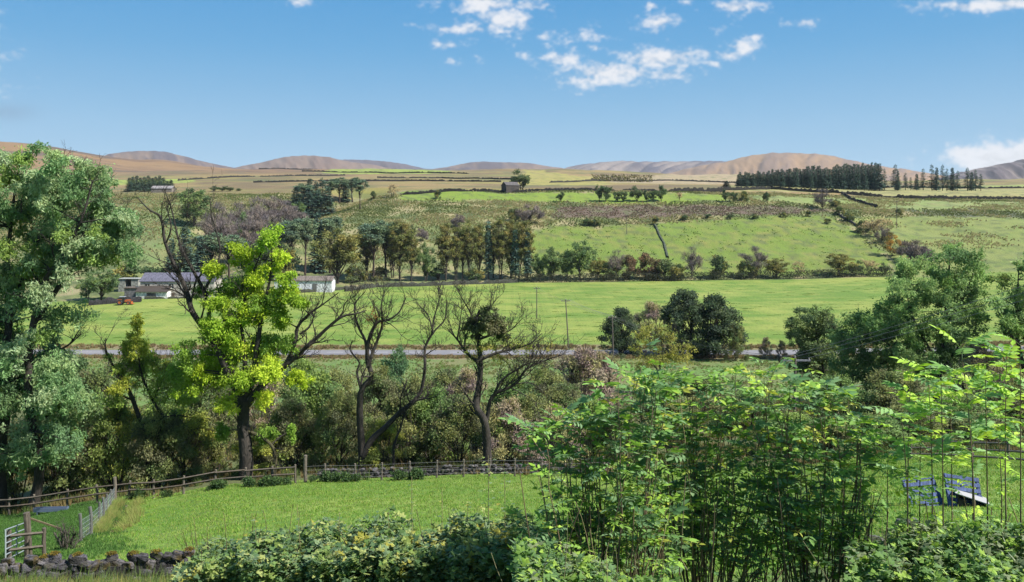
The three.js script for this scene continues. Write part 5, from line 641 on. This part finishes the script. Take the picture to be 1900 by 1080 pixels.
{ // lime green ash with dead limbs
  const h = new Hero('ash_tree', 'tall ash with lime green leaves and dead bare limbs', 455, 56, 303);
  h.limb([[456, 890], [457, 835], [452, 785], [452, 742]], 0.5, 0.38, { root: true, twigs: 2 });
  h.limb([[452, 748], [425, 695], [404, 650], [389, 618], [360, 578], [346, 538], [327, 499], [309, 450], [296, 404], [276, 388], [254, 366]], 0.33, 0.03, { twigs: 16, len: 2, lev: 2 });
  h.limb([[384, 606], [389, 570], [380, 537], [360, 505], [336, 465], [324, 425], [318, 390], [305, 352]], 0.17, 0.025, { twigs: 12, len: 1.8 }).limb([[380, 537], [398, 500], [410, 470], [402, 430], [392, 400], [390, 366]], 0.11, 0.02, { twigs: 9, len: 1.6 }).limb([[309, 450], [318, 420], [312, 390], [316, 370]], 0.06, 0.02, { twigs: 6, len: 1 });
  h.limb([[452, 748], [470, 700], [478, 640], [488, 580], [500, 520], [505, 455]], 0.28, 0.04).limb([[455, 720], [452, 650], [448, 590], [466, 520], [484, 470]], 0.2, 0.04).limb([[452, 748], [432, 690], [420, 640], [412, 580], [400, 520]], 0.16, 0.03);
  h.limb([[452, 756], [480, 722], [508, 697], [531, 677], [554, 658], [577, 635], [609, 606], [635, 587], [660, 583], [680, 576]], 0.3, 0.03, { twigs: 14, len: 2 }).limb([[531, 677], [541, 655], [547, 632], [552, 609], [573, 583], [596, 564], [628, 543]], 0.2, 0.03, { twigs: 12, len: 1.8 }).limb([[556, 620], [575, 608], [580, 585], [590, 560]], 0.08, 0.02, { twigs: 5, len: 1 }).limb([[609, 606], [632, 578], [640, 560], [662, 548]], 0.06, 0.02, { twigs: 6, len: 1 });
  h.limb([[460, 800], [488, 812], [506, 832], [513, 856], [511, 886], [527, 895], [541, 913]], 0.13, 0.06, { c: C(112, 106, 66, 2), twigs: 5, len: 1.2, z: 1.6 });
  const col = [L(172, 194, 48), L(188, 206, 62), L(152, 182, 52), L(134, 166, 62)];
  for (const [x, y, a, b, n] of [[470, 545, 30, 20, 900], [505, 560, 26, 20, 700], [440, 590, 26, 20, 700], [500, 640, 22, 20, 600], [420, 610, 24, 20, 700], [390, 655, 20, 18, 500], [370, 690, 20, 18, 400], [395, 498, 20, 16, 700], [372, 540, 14, 12, 260], [448, 468, 24, 18, 800], [498, 440, 20, 20, 800], [520, 478, 18, 14, 600], [478, 508, 30, 22, 1100], [438, 530, 30, 22, 1100], [528, 520, 18, 16, 500], [548, 558, 20, 13, 700], [530, 548, 24, 16, 700], [408, 560, 24, 20, 800], [470, 580, 34, 26, 1400], [520, 592, 22, 18, 700], [392, 612, 24, 22, 800], [430, 640, 38, 32, 1600], [480, 650, 36, 32, 1500], [400, 690, 34, 28, 1300], [450, 700, 38, 28, 1500], [500, 690, 26, 24, 800], [556, 700, 18, 16, 500], [530, 640, 18, 16, 400], [424, 742, 28, 18, 700], [345, 660, 24, 20, 600], [490, 740, 20, 16, 400], [412, 800, 10, 20, 420], [540, 800, 9, 18, 260], [494, 806, 18, 14, 380], [365, 715, 26, 20, 600], [330, 690, 22, 18, 420]]) h.clump(x, y, a, b, Math.round(n * 2.3), 0.21, col, { aspect: 0.45, tw: 10 });
  h.done();
}
{
  const h = new Hero('thorn_tree', 'gnarled leaning tree with sparse yellow green leaves', 275, 58, 305);
  h.limb([[278, 890], [274, 840], [262, 785], [241, 726], [226, 699], [208, 671], [196, 644], [197, 628]], 0.24, 0.03, { root: true, twigs: 12, len: 1.8 }).limb([[246, 742], [225, 732], [205, 726], [188, 712]], 0.09, 0.02, { len: 1.4 }).limb([[262, 785], [290, 780], [318, 772], [354, 774]], 0.1, 0.03, { len: 1.4 }).limb([[312, 790], [298, 765], [284, 744], [270, 715], [258, 680], [254, 600]], 0.14, 0.02, { twigs: 10 }).limb([[284, 744], [296, 715], [310, 690]], 0.06, 0.02);
  const col = [L(150, 176, 80), L(166, 188, 84), L(132, 160, 80), L(176, 184, 74)];
  for (const [x, y, a, b, n] of [[250, 625, 14, 16, 500], [236, 650, 18, 16, 500], [272, 662, 18, 18, 500], [318, 700, 24, 20, 600], [345, 740, 22, 18, 500], [228, 715, 22, 18, 500], [252, 600, 12, 16, 380], [256, 640, 18, 18, 700], [244, 668, 24, 20, 800], [262, 690, 26, 20, 800], [300, 682, 22, 18, 600], [220, 690, 20, 18, 400], [330, 720, 26, 22, 600], [290, 720, 26, 20, 500], [210, 740, 20, 18, 300], [200, 660, 8, 8, 80]]) h.clump(x, y, a, b, Math.round(n * 1.6), 0.2, col);
  h.done();
}
{
  const h = new Hero('dead_tree', 'leafless twin stemmed tree with forked upright limbs', 676, 57, 307); h.sparse = 1.25;
  h.limb([[672, 862], [671, 830], [668, 760], [671, 722], [687, 697], [683, 666], [684, 628], [700, 600], [722, 592], [741, 580], [753, 553]], 0.3, 0.03, { root: true, twigs: 14 }).limb([[687, 690], [690, 672], [697, 644], [709, 603], [708, 565], [715, 538]], 0.16, 0.025, { twigs: 12 }).limb([[683, 666], [678, 634], [665, 603], [659, 565], [678, 541]], 0.13, 0.025, { twigs: 12 }).limb([[671, 728], [664, 691], [668, 672], [649, 650], [654, 632]], 0.1, 0.03, { twigs: 5, len: 1.2 });
  h.limb([[674, 846], [690, 815], [715, 792], [740, 770], [763, 751], [782, 729], [788, 682], [788, 644], [804, 619], [826, 593], [829, 556]], 0.26, 0.03, { twigs: 12, z: -1 }).limb([[804, 619], [796, 598], [791, 581], [780, 569]], 0.07, 0.02, { twigs: 8, len: 1.2 }).limb([[802, 622], [806, 597], [811, 565], [820, 541]], 0.08, 0.02, { twigs: 9, len: 1.2 }).limb([[788, 660], [800, 652], [812, 645]], 0.05, 0.02, { twigs: 4, len: 1 });
  h.limb([[731, 862], [731, 826], [744, 798], [752, 760]], 0.12, 0.04, { root: true });
  h.clump(692, 590, 16, 20, 240, 0.16, [L(170, 120, 70), L(160, 134, 80)]).clump(705, 690, 20, 16, 300, 0.16, OL); h.done();
}
{
  const h = new Hero('ivy_tree', 'dark spreading tree with an ivy clad round top', 903, 55, 309); h.sparse = 1.3;
  h.limb([[905, 860], [903, 828], [898, 779], [885, 751], [889, 716], [890, 672], [887, 634], [882, 603], [890, 575]], 0.34, 0.07, { root: true, twigs: 10 }).limb([[887, 672], [867, 656], [848, 631], [832, 613]], 0.14, 0.03, { twigs: 9 }).limb([[884, 620], [874, 585], [862, 560], [848, 538]], 0.09, 0.02, { twigs: 9, len: 1.4 }).limb([[848, 631], [853, 600], [858, 565]], 0.06, 0.02, { twigs: 7, len: 1.2 });
  h.limb([[899, 785], [901, 770], [914, 735], [955, 713], [980, 685], [1011, 669], [1043, 658]], 0.18, 0.03, { twigs: 16, len: 1.8 }).limb([[912, 742], [930, 707], [958, 688], [985, 672], [1020, 668]], 0.11, 0.025, { twigs: 10, len: 1.5 }).limb([[890, 668], [923, 656], [955, 647], [983, 638], [1005, 619]], 0.12, 0.025, { twigs: 12, len: 1.6 }).limb([[888, 630], [920, 620], [945, 612], [968, 592]], 0.1, 0.025, { twigs: 8, len: 1.4 }).limb([[884, 600], [905, 575], [925, 550]], 0.06, 0.02, { twigs: 6, len: 1.2 }).limb([[886, 755], [870, 752], [855, 766]], 0.06, 0.02, { twigs: 4, len: 1 }).limb([[956, 712], [985, 712], [1005, 724]], 0.05, 0.02, { twigs: 3, len: 1 });
  const iv = [L(104, 112, 74), L(116, 116, 80), L(92, 106, 70)], yl = [L(160, 168, 78), L(172, 170, 82), L(136, 150, 76)];
  for (const [x, y] of [[880, 592], [900, 582], [920, 590], [930, 608], [895, 605], [912, 612], [880, 612], [872, 604], [905, 600], [925, 622]]) h.clump(x, y, 13, 12, 520, 0.16, iv, { aspect: 0.7 });
  for (const [x, y, n] of [[895, 640, 260], [915, 640, 260], [940, 634, 260], [960, 640, 200], [985, 640, 160], [880, 660, 160], [930, 665, 220], [1000, 690, 140], [960, 670, 160], [870, 640, 120], [1010, 640, 120]]) h.clump(x, y, 18, 14, n, 0.15, yl);
  h.done();
}
{ const h = new Hero('yellow_tree', 'small yellow leaved tree before the dark roadside shrubs', 1222, 112, 311); h.limb([[1222, 730], [1224, 690], [1222, 660], [1214, 640], [1206, 615]], 0.16, 0.03, { root: true }).limb([[1223, 680], [1238, 650], [1250, 625]], 0.08, 0.02).limb([[1222, 690], [1200, 660], [1180, 645]], 0.08, 0.02).limb([[1230, 664], [1226, 630], [1224, 600]], 0.07, 0.02);
  h.fill([[1155, 650], [1178, 615], [1225, 595], [1268, 610], [1290, 645], [1270, 672], [1230, 668], [1185, 680]], 40, 110, 0.24, [L(176, 174, 82), L(164, 164, 78), L(150, 154, 74)], { rx: 13, ry: 10, deep: 2, aspect: 0.6 }); h.done(); }
const RG = [L(122, 154, 88), L(136, 168, 94), L(108, 138, 84), L(148, 174, 106)];
{ const h = new Hero('alder_tree', 'big airy green alder rising at the right', 1735, 80, 313); h.limb([[1735, 800], [1738, 740], [1746, 670], [1752, 590], [1760, 520], [1762, 470]], 0.4, 0.05, { root: true }).limb([[1744, 680], [1712, 630], [1690, 580], [1680, 530]], 0.18, 0.03).limb([[1750, 610], [1785, 560], [1805, 510]], 0.16, 0.03).limb([[1744, 690], [1775, 650], [1800, 610]], 0.12, 0.03).limb([[1740, 700], [1690, 660], [1650, 640], [1615, 610]], 0.14, 0.03);
  h.fill([[1612, 600], [1650, 545], [1672, 498], [1705, 478], [1760, 456], [1812, 474], [1842, 520], [1828, 575], [1800, 640], [1775, 690], [1720, 700], [1660, 660]], 150, 300, 0.26, RG, { rx: 16, ry: 15, deep: 4, aspect: 0.5 }); h.done(); }
{ const h = new Hero('alder_tree', 'slender alder with a long bare trunk at the right', 1610, 84, 315); h.limb([[1612, 830], [1610, 760], [1604, 690], [1594, 640], [1588, 590]], 0.24, 0.03, { root: true }).limb([[1606, 700], [1640, 670], [1660, 640]], 0.08, 0.02).limb([[1600, 670], [1570, 640], [1560, 610]], 0.08, 0.02);
  h.fill([[1552, 610], [1580, 570], [1625, 578], [1660, 615], [1665, 660], [1630, 720], [1590, 725], [1548, 680]], 54, 300, 0.28, RG, { rx: 17, ry: 14, deep: 2.6, aspect: 0.5 }); h.done(); }
{ const h = new Hero('alder_tree', 'dark rounded alder left of the slender trunk', 1528, 104, 317); h.limb([[1536, 745], [1530, 700], [1520, 650], [1512, 600]], 0.24, 0.04, { root: true });
  h.fill([[1482, 620], [1495, 590], [1520, 578], [1546, 600], [1556, 660], [1548, 715], [1510, 730], [1478, 690]], 54, 300, 0.32, [L(106, 126, 76), L(96, 116, 72), L(118, 136, 78)], { rx: 15, ry: 13, deep: 3, aspect: 0.55 }); h.done(); }
{ const h = new Hero('alder_tree', 'green alder cut by the right edge', 1900, 76, 319); h.limb([[1905, 760], [1902, 700], [1890, 640], [1885, 580], [1890, 500]], 0.3, 0.04, { root: true }).limb([[1898, 690], [1930, 640], [1950, 560]], 0.15, 0.03).limb([[1888, 610], [1862, 580], [1850, 550]], 0.08, 0.02);
  h.fill([[1838, 560], [1850, 520], [1878, 488], [1940, 460], [2010, 500], [2010, 640], [1940, 680], [1870, 640]], 66, 320, 0.28, [...RG, L(136, 156, 84)], { rx: 18, ry: 15, deep: 3.4, aspect: 0.5 }); h.done(); }
{ // cut-back bush by the wire fence
  const h = new Hero('coppiced_bush', 'cut back twiggy bush beside the wire netting fence', 128, 33.4, 321, C(128, 120, 106, 2)); h.t.userData.category = 'bush'; for (const [x, y] of [[100, 988], [112, 980], [118, 982], [128, 984], [140, 990], [150, 1000], [108, 1000], [134, 1000]]) h.limb([[126 + (x - 126) * 0.3, 1034], [(126 + x) / 2, 1012], [x, y]], 0.045, 0.025, { twigs: 6, len: 0.45, lev: 1 }); for (const [x, y] of [[112, 1012], [130, 1018], [148, 1014], [140, 1022]]) h.clump(x, y, 8, 8, 160, 0.06, GR); h.done();
}
console.log('heroes');

// ---------- foreground: elder thicket, saplings, brambles ----------
function leafletInto(b, p, d, s, l, w, c, droop) { const n = V(0, 0, 0).crossVectors(s, d).normalize(), pt = (t, a, up) => b.v(p.x + d.x * l * t + s.x * w * a + n.x * l * up, p.y + d.y * l * t + s.y * w * a + n.y * l * up, p.z + d.z * l * t + s.z * w * a + n.z * l * up, c), k = [pt(0, 0, 0), pt(0.32, -0.5, 0.05), pt(0.32, 0, -0.01), pt(0.32, 0.5, 0.05), pt(0.68, -0.38, 0.03 - droop * 0.4), pt(0.68, 0, -0.02 - droop * 0.4), pt(0.68, 0.38, 0.03 - droop * 0.4), pt(1, 0, -droop)]; for (const [x, y, z] of [[0, 2, 1], [0, 3, 2], [1, 2, 4], [2, 5, 4], [2, 3, 5], [3, 6, 5], [4, 5, 7], [5, 6, 7]]) b.t(k[x], k[y], k[z]); }
function compoundLeaf(seed, col, pairs, L, ll) { const r = rngOf(seed), b = new GB(), ax = (t) => V(L * t, 0.05 * t - 0.1 * t * t, 0); const pts = [0, 0.35, 0.7, 1].map(ax); b.tube(pts, 0.0025, 0.0012, [col[0] * 0.8, col[1] * 0.7, col[2]], 3);
  for (let k = 0; k < pairs; k++) { const t = 0.38 + 0.5 * k / Math.max(1, pairs - 1), p = ax(t); for (const z of [-1, 1]) { const d = V(0.45 + 0.2 * gauss(r), -0.1 - 0.15 * r(), z).normalize(), s = V(0, 0, 0).crossVectors(d, V(0.2 * gauss(r), 1, 0.2 * gauss(r))).normalize(); leafletInto(b, p, d, s, ll * (0.8 + 0.35 * r()), ll * 0.44, vary(col, r, 0.14), 0.1 + 0.15 * r()); } }
  leafletInto(b, ax(1), V(1, -0.25, 0).normalize(), V(0, 0, 1), ll * 1.15, ll * 0.5, vary(col, r, 0.14), 0.15); return b.build(null, true); }
const ECOL = [L(136, 174, 56), L(120, 160, 58), L(106, 148, 66), L(94, 134, 82), L(156, 188, 60), L(112, 146, 94), L(114, 154, 60), L(100, 140, 74), L(168, 176, 62)];
const ELDER = ECOL.map((c, k) => compoundLeaf(500 + k, c, k % 2 ? 3 : 2, 0.16, 0.086 + 0.004 * (k % 4)));
const ASH = [L(158, 196, 56), L(140, 182, 60), L(120, 164, 76), L(176, 206, 64), L(130, 168, 100)].map((c, k) => compoundLeaf(540 + k, c, 4, 0.24, 0.085));
const STEM = C(124, 106, 82, 1.7), STEM2 = C(146, 138, 100, 1.7);
function mergeInto(b, g, m) { const p = g.attributes.position, c = g.attributes.color, v = V(0, 0, 0), n = b.n; for (let k = 0; k < p.count; k++) { v.fromBufferAttribute(p, k).applyMatrix4(m); b.v(v.x, v.y, v.z, [c.getX(k), c.getY(k), c.getZ(k)]); } for (let k = 0; k < g.index.count; k++) b.i.push(n + g.index.getX(k)); }
function leafy(t, places, geos, singles, m) { // the leaves nearest the camera as parts, the rest as one mass
  places.sort((a, b) => b[0].z - a[0].z); const b = new GB(), mm = new THREE.Matrix4(), q = new THREE.Quaternion(), o = t.position;
  places.forEach(([p, yaw, tilt, s, k, roll], j) => { q.setFromEuler(new THREE.Euler(roll, yaw, tilt, 'YZX')); if (j < singles) { const x = part('leaf', geos[k], m, t); x.position.set(p.x - o.x, p.y - o.y, p.z - o.z); x.quaternion.copy(q); x.scale.setScalar(s); } else mergeInto(b, geos[k], mm.compose(V(p.x - o.x, p.y - o.y, p.z - o.z), q, V(s, s, s))); });
  if (b.n) part('foliage', b.build(null, true), m, t, true);
}
function elder(label, px0, px1, D, tops, stems, seed, thick, name = 'elder_shrub') {
  const r = rngOf(seed), mid = (px0 + px1) / 2, foot = gp(mid, D), t = thing(name, label, 'shrub', foot), sg = new GB(), places = [], topAt = (x) => { let k = 0; while (k < tops.length - 2 && x > tops[k + 1][0]) k++; const a = tops[k], b = tops[k + 1]; return mix(a[1], b[1], clamp((x - a[0]) / (b[0] - a[0]))); };
  const put = (p, s) => { const u = CX + F * p.x / -p.z; places.push([p, r() * 6.283, 0.5 + 0.45 * gauss(r), s * (0.5 + 0.65 * r()), Math.floor(r() * ELDER.length) % ELDER.length, gauss(r) * 0.5]); };
  for (let k = 0; k < stems; k++) {
    const x = mix(px0, px1, (k + r()) / stems), dd = D + gauss(r) * thick, b = gp(mix(mid, x, 0.34) + gauss(r) * 26, D + gauss(r) * thick * 0.4, -0.1), h = k % 3 ? 0.25 + 0.72 * r() : 0.9 + 0.1 * r(), low = HY + (EYE - foot.y) / D * F, tip = P(x + gauss(r) * 12, mix(low, topAt(x), h), dd), pts = curve(b, tip, r, 0.13, 7), rad = 0.007 + 0.007 * r(), c = vary(r() < 0.6 ? STEM : STEM2, r, 0.2);
    pts.forEach((q, z) => { if (z > 0 && z < 7) { q.x += gauss(r) * 0.025; q.z += gauss(r) * 0.025; } }); const L2 = b.distanceTo(tip), n = Math.round(L2 * 3.7); sg.tube(pts, rad, 0.003, c, 6);
    for (let j = 0; j < n; j++) { const s = mix(0.36, 1, j / n), q = Math.min(6, Math.floor(s * 7)), p = V(0, 0, 0).lerpVectors(pts[q], pts[q + 1], s * 7 - q); put(p, 1); if (r() < 0.6) put(p, 1); if (r() < 0.38) { const e = p.clone().addScaledVector(rdir(r, 0.7), 0.12 + 0.4 * r()); sg.tube([p, e], 0.005, 0.002, c, 3); put(e, 0.9); put(e, 0.9); } }
    for (let j = 0; j < 5; j++) put(tip, 1.05);
  }
  for (let k = 0; k < stems * 0.7; k++) { const b = gp(mix(px0, px1, r()), D + gauss(r) * thick, -0.1), e = b.clone().add(V(gauss(r) * 0.3, 0.7 + 1.1 * r(), gauss(r) * 0.25)); sg.tube(curve(b, e, r, 0.05, 4), 0.009, 0.004, vary(STEM, r, 0.25), 5); }
  part('stems', sg.build(foot, true), M.twig, t, true); leafy(t, places, ELDER, 290, M.gloss); return t;
}
elder('left elder of the foreground thicket, lowest and overhanging the brambles', 985, 1260, 8.0, [[985, 800], [1010, 775], [1060, 755], [1110, 712], [1150, 680], [1260, 700]], 42, 601, 0.35);
elder('middle elder of the foreground thicket, tallest with brown stems below', 1170, 1450, 8.6, [[1190, 695], [1240, 688], [1290, 700], [1340, 690], [1385, 664], [1450, 700]], 42, 603, 0.4);
elder('right elder of the foreground thicket, next to the thin saplings', 1390, 1625, 8.3, [[1410, 715], [1450, 690], [1490, 680], [1530, 705], [1580, 745], [1625, 835]], 38, 605, 0.35);
elder('low dark elder filling the foot of the thicket', 1010, 1600, 9.7, [[1010, 880], [1200, 850], [1450, 850], [1600, 900]], 16, 607, 0.3);
{ const r = rngOf(620); [[1648, 842, 8.2], [1672, 770, 7.6], [1690, 700, 8], [1708, 742, 8.6], [1722, 690, 8.1], [1746, 706, 7.7], [1764, 770, 8.5], [1783, 648, 7.6], [1801, 742, 8.2], [1828, 688, 7.9], [1846, 770, 8.6], [1868, 660, 7.8], [1893, 640, 7.5], [1912, 720, 8]].forEach(([px, top, D], i) => {
  const foot = gp(px + gauss(r) * 16, D), t = thing('elder_sapling', `thin upright elder sapling, ${ORD[i]} from the elder thicket towards the right edge`, 'sapling', foot, 'elder saplings at the right'), tip = P(px, top, D + gauss(r) * 0.1), sg = new GB(), pts = curve(V(foot.x, foot.y - 0.1, foot.z), tip, r, 0.09, 8), places = []; sg.tube(pts, 0.011, 0.003, vary(STEM, r, 0.2), 6);
  const put = (p, s) => places.push([p, r() * 6.283, 0.5 + 0.4 * gauss(r), s * (0.65 + 0.6 * r()), Math.floor(r() * ASH.length) % ASH.length, gauss(r) * 0.4]);
  for (let j = 0; j < 13; j++) { const s = j < 9 ? mix(0.66, 1, j / 9) : 0.1 + 0.45 * r(), q = Math.min(7, Math.floor(s * 8)), p = V(0, 0, 0).lerpVectors(pts[q], pts[q + 1], s * 8 - q); put(p, j < 9 ? 1 : 0.7); if (r() < 0.35) put(p, j < 9 ? 1 : 0.7); } for (let j = 0; j < 4; j++) put(tip, 1);
  for (let k = 0; k < 2; k++) { const a = gp(px + gauss(r) * 30, D, -0.1), e = V(a.x + gauss(r) * 0.3, a.y + 0.5 + r(), a.z + gauss(r) * 0.3); put(e, 0.6); put(V(0, 0, 0).lerpVectors(a, e, 0.7), 0.6); sg.tube(curve(a, e, r, 0.12, 4), 0.008, 0.004, vary(STEM, r, 0.2), 5); }
  part('stem', sg.build(foot, true), M.twig, t); leafy(t, places, ASH, 60, M.gloss);
}); }
function trefoil(seed, col, l) { const r = rngOf(seed), b = new GB(); for (const a of [-1.1, 0, 1.1]) { const d = V(Math.cos(a), -0.15 * r(), Math.sin(a)).normalize(), s = V(-Math.sin(a), 0.15 * gauss(r), Math.cos(a)).normalize(), p = a ? V(0.012, 0, 0) : V(0.02, 0, 0); b.leaf(p, d, s, l * (a ? 0.85 : 1), l * 0.72, vary(col, r, 0.15), 0.16); } return b.build(); }
const BCOL = [L(140, 156, 80), L(126, 148, 70), L(102, 132, 66), L(86, 118, 66), L(76, 106, 66), L(154, 164, 96), L(116, 138, 96), L(150, 150, 58)], BRAM = BCOL.map((c, k) => trefoil(700 + k, c, 0.046)), WCOL = [L(116, 152, 58), L(100, 138, 64), L(86, 120, 70), L(138, 168, 62), L(118, 132, 92)], WEED = WCOL.map((c, k) => trefoil(720 + k, c, 0.044));
function bramble(name, label, cat, px0, px1, D, deep, tops, n, geos, seed, cane = C(96, 70, 62, 2)) {
  const r = rngOf(seed), foot = gp((px0 + px1) / 2, D), t = thing(name, label, cat, foot), places = [], sg = new GB(), topAt = (x) => { let k = 0; while (k < tops.length - 2 && x > tops[k + 1][0]) k++; return mix(tops[k][1], tops[k + 1][1], clamp((x - tops[k][0]) / (tops[k + 1][0] - tops[k][0]))); };
  for (let k = 0; k < n; k++) { const x = mix(px0 - 25, px1 + 25, r()), dd = D + (r() - 0.5) * 2 * deep, g = gp(x, dd), hump = 0.72 + 0.5 * fbm(x / 40 + seed, dd * 2.4, 3), full = Math.max(0.25, (EYE - (topAt(x) - HY) / F * D) - foot.y) * hump * (1 - 0.35 * Math.abs(dd - D) / deep), y = Math.pow(r(), 0.42); const p = V(g.x, g.y + full * y, g.z); places.push([p, r() * 6.283, gauss(r) * 0.9, 0.6 + 0.9 * r(), Math.floor(clamp(fbm(x / 30 + 9, dd * 3 + p.y * 3, 3) * 1.5 - 0.25 + (r() - 0.5) * 0.55, 0, 0.999) * geos.length), gauss(r) * 0.9]); }
  for (let k = 0; k < 26; k++) { const a = gp(mix(px0, px1, r()), D + gauss(r) * deep * 0.7, -0.05), e = V(a.x + gauss(r) * 0.5, a.y + 0.5 + 0.8 * r(), a.z + gauss(r) * 0.4); sg.tube(curve(a, e, r, 0.18, 6), 0.006, 0.002, vary(cane, r, 0.3), 4); }
  part('canes', sg.build(foot, true), M.twig, t, true); leafy(t, places, geos, 150, M.gloss); return t;
}
const BT = [[340, 1052], [380, 1003], [450, 990], [520, 985], [600, 975], [700, 966], [780, 972], [850, 962], [930, 950], [1010, 955]];
[[350, 480, 10.6, 'leftmost bramble mound, spilling over the limestone wall'], [470, 610, 10.2, 'second bramble mound from the limestone wall'], [600, 740, 10, 'middle bramble mound below the paddock'], [730, 870, 9.8, 'bramble mound second from the elder thicket'], [860, 1010, 9.4, 'bramble mound against the elder thicket']].forEach(([a, b, D, l], i) => bramble('bramble_bush', l, 'bramble', a, b, D, 1.1, BT, 8200, BRAM, 801 + i * 3));
[[980, 1230, 7.2, 'leafy weeds at the foot of the left elder'], [1600, 1760, 7.6, 'leafy nettles around the feet of the saplings'], [1740, 1930, 7.4, 'leafy nettles in the lower right corner']].forEach(([a, b, D, l], i) => bramble('nettle_clump', l, 'weeds', a, b, D, 0.7, i ? [[1600, 995], [1680, 955], [1760, 968], [1930, 950]] : [[980, 985], [1100, 1040], [1230, 1070]], 5200, WEED, 841 + i * 3, STEM2));
{ const r = rngOf(870); [[551, 935, 9.6], [764, 884, 9.5], [820, 905, 9.4], [906, 845, 9.1], [935, 868, 9.0], [720, 950, 9.7], [868, 930, 9.3], [630, 950, 9.8], [472, 960, 10]].forEach(([px, top, D], i) => { const foot = gp(px + gauss(r) * 20, D), t = thing('bramble_shoot', `single thin shoot standing above the brambles, ${ORD[i]} of nine`, 'shoot', foot, 'shoots above the brambles'), tip = P(px, top, D), sg = new GB(), pts = curve(V(foot.x, foot.y - 0.05, foot.z), tip, r, 0.05, 6), places = []; sg.tube(pts, 0.007, 0.003, vary(STEM2, r, 0.2), 5); for (let j = 0; j < (i === 3 || i === 4 ? 34 : 14); j++) { const q = 3 + Math.floor(r() * 3), p = V(0, 0, 0).lerpVectors(pts[q], pts[q + 1], r()); p.add(V(gauss(r) * 0.05 * (i === 3 || i === 4 ? 2.4 : 0.5), gauss(r) * 0.03, gauss(r) * 0.05)); places.push([p, r() * 6.28, gauss(r) * 0.5, 0.5 + 0.5 * r(), Math.floor(r() * BRAM.length), 0]); } part('stem', sg.build(foot, true), M.twig, t); leafy(t, places, BRAM, 40, M.gloss); }); }
let tris = 0; const seenG = new Set(); scene.traverse((o) => { if (o.isMesh && !seenG.has(o.geometry)) { seenG.add(o.geometry); tris += (o.geometry.index ?? o.geometry.attributes.position).count / 3; } }); console.log('triangles', Math.round(tris));
renderer.render(scene, camera);
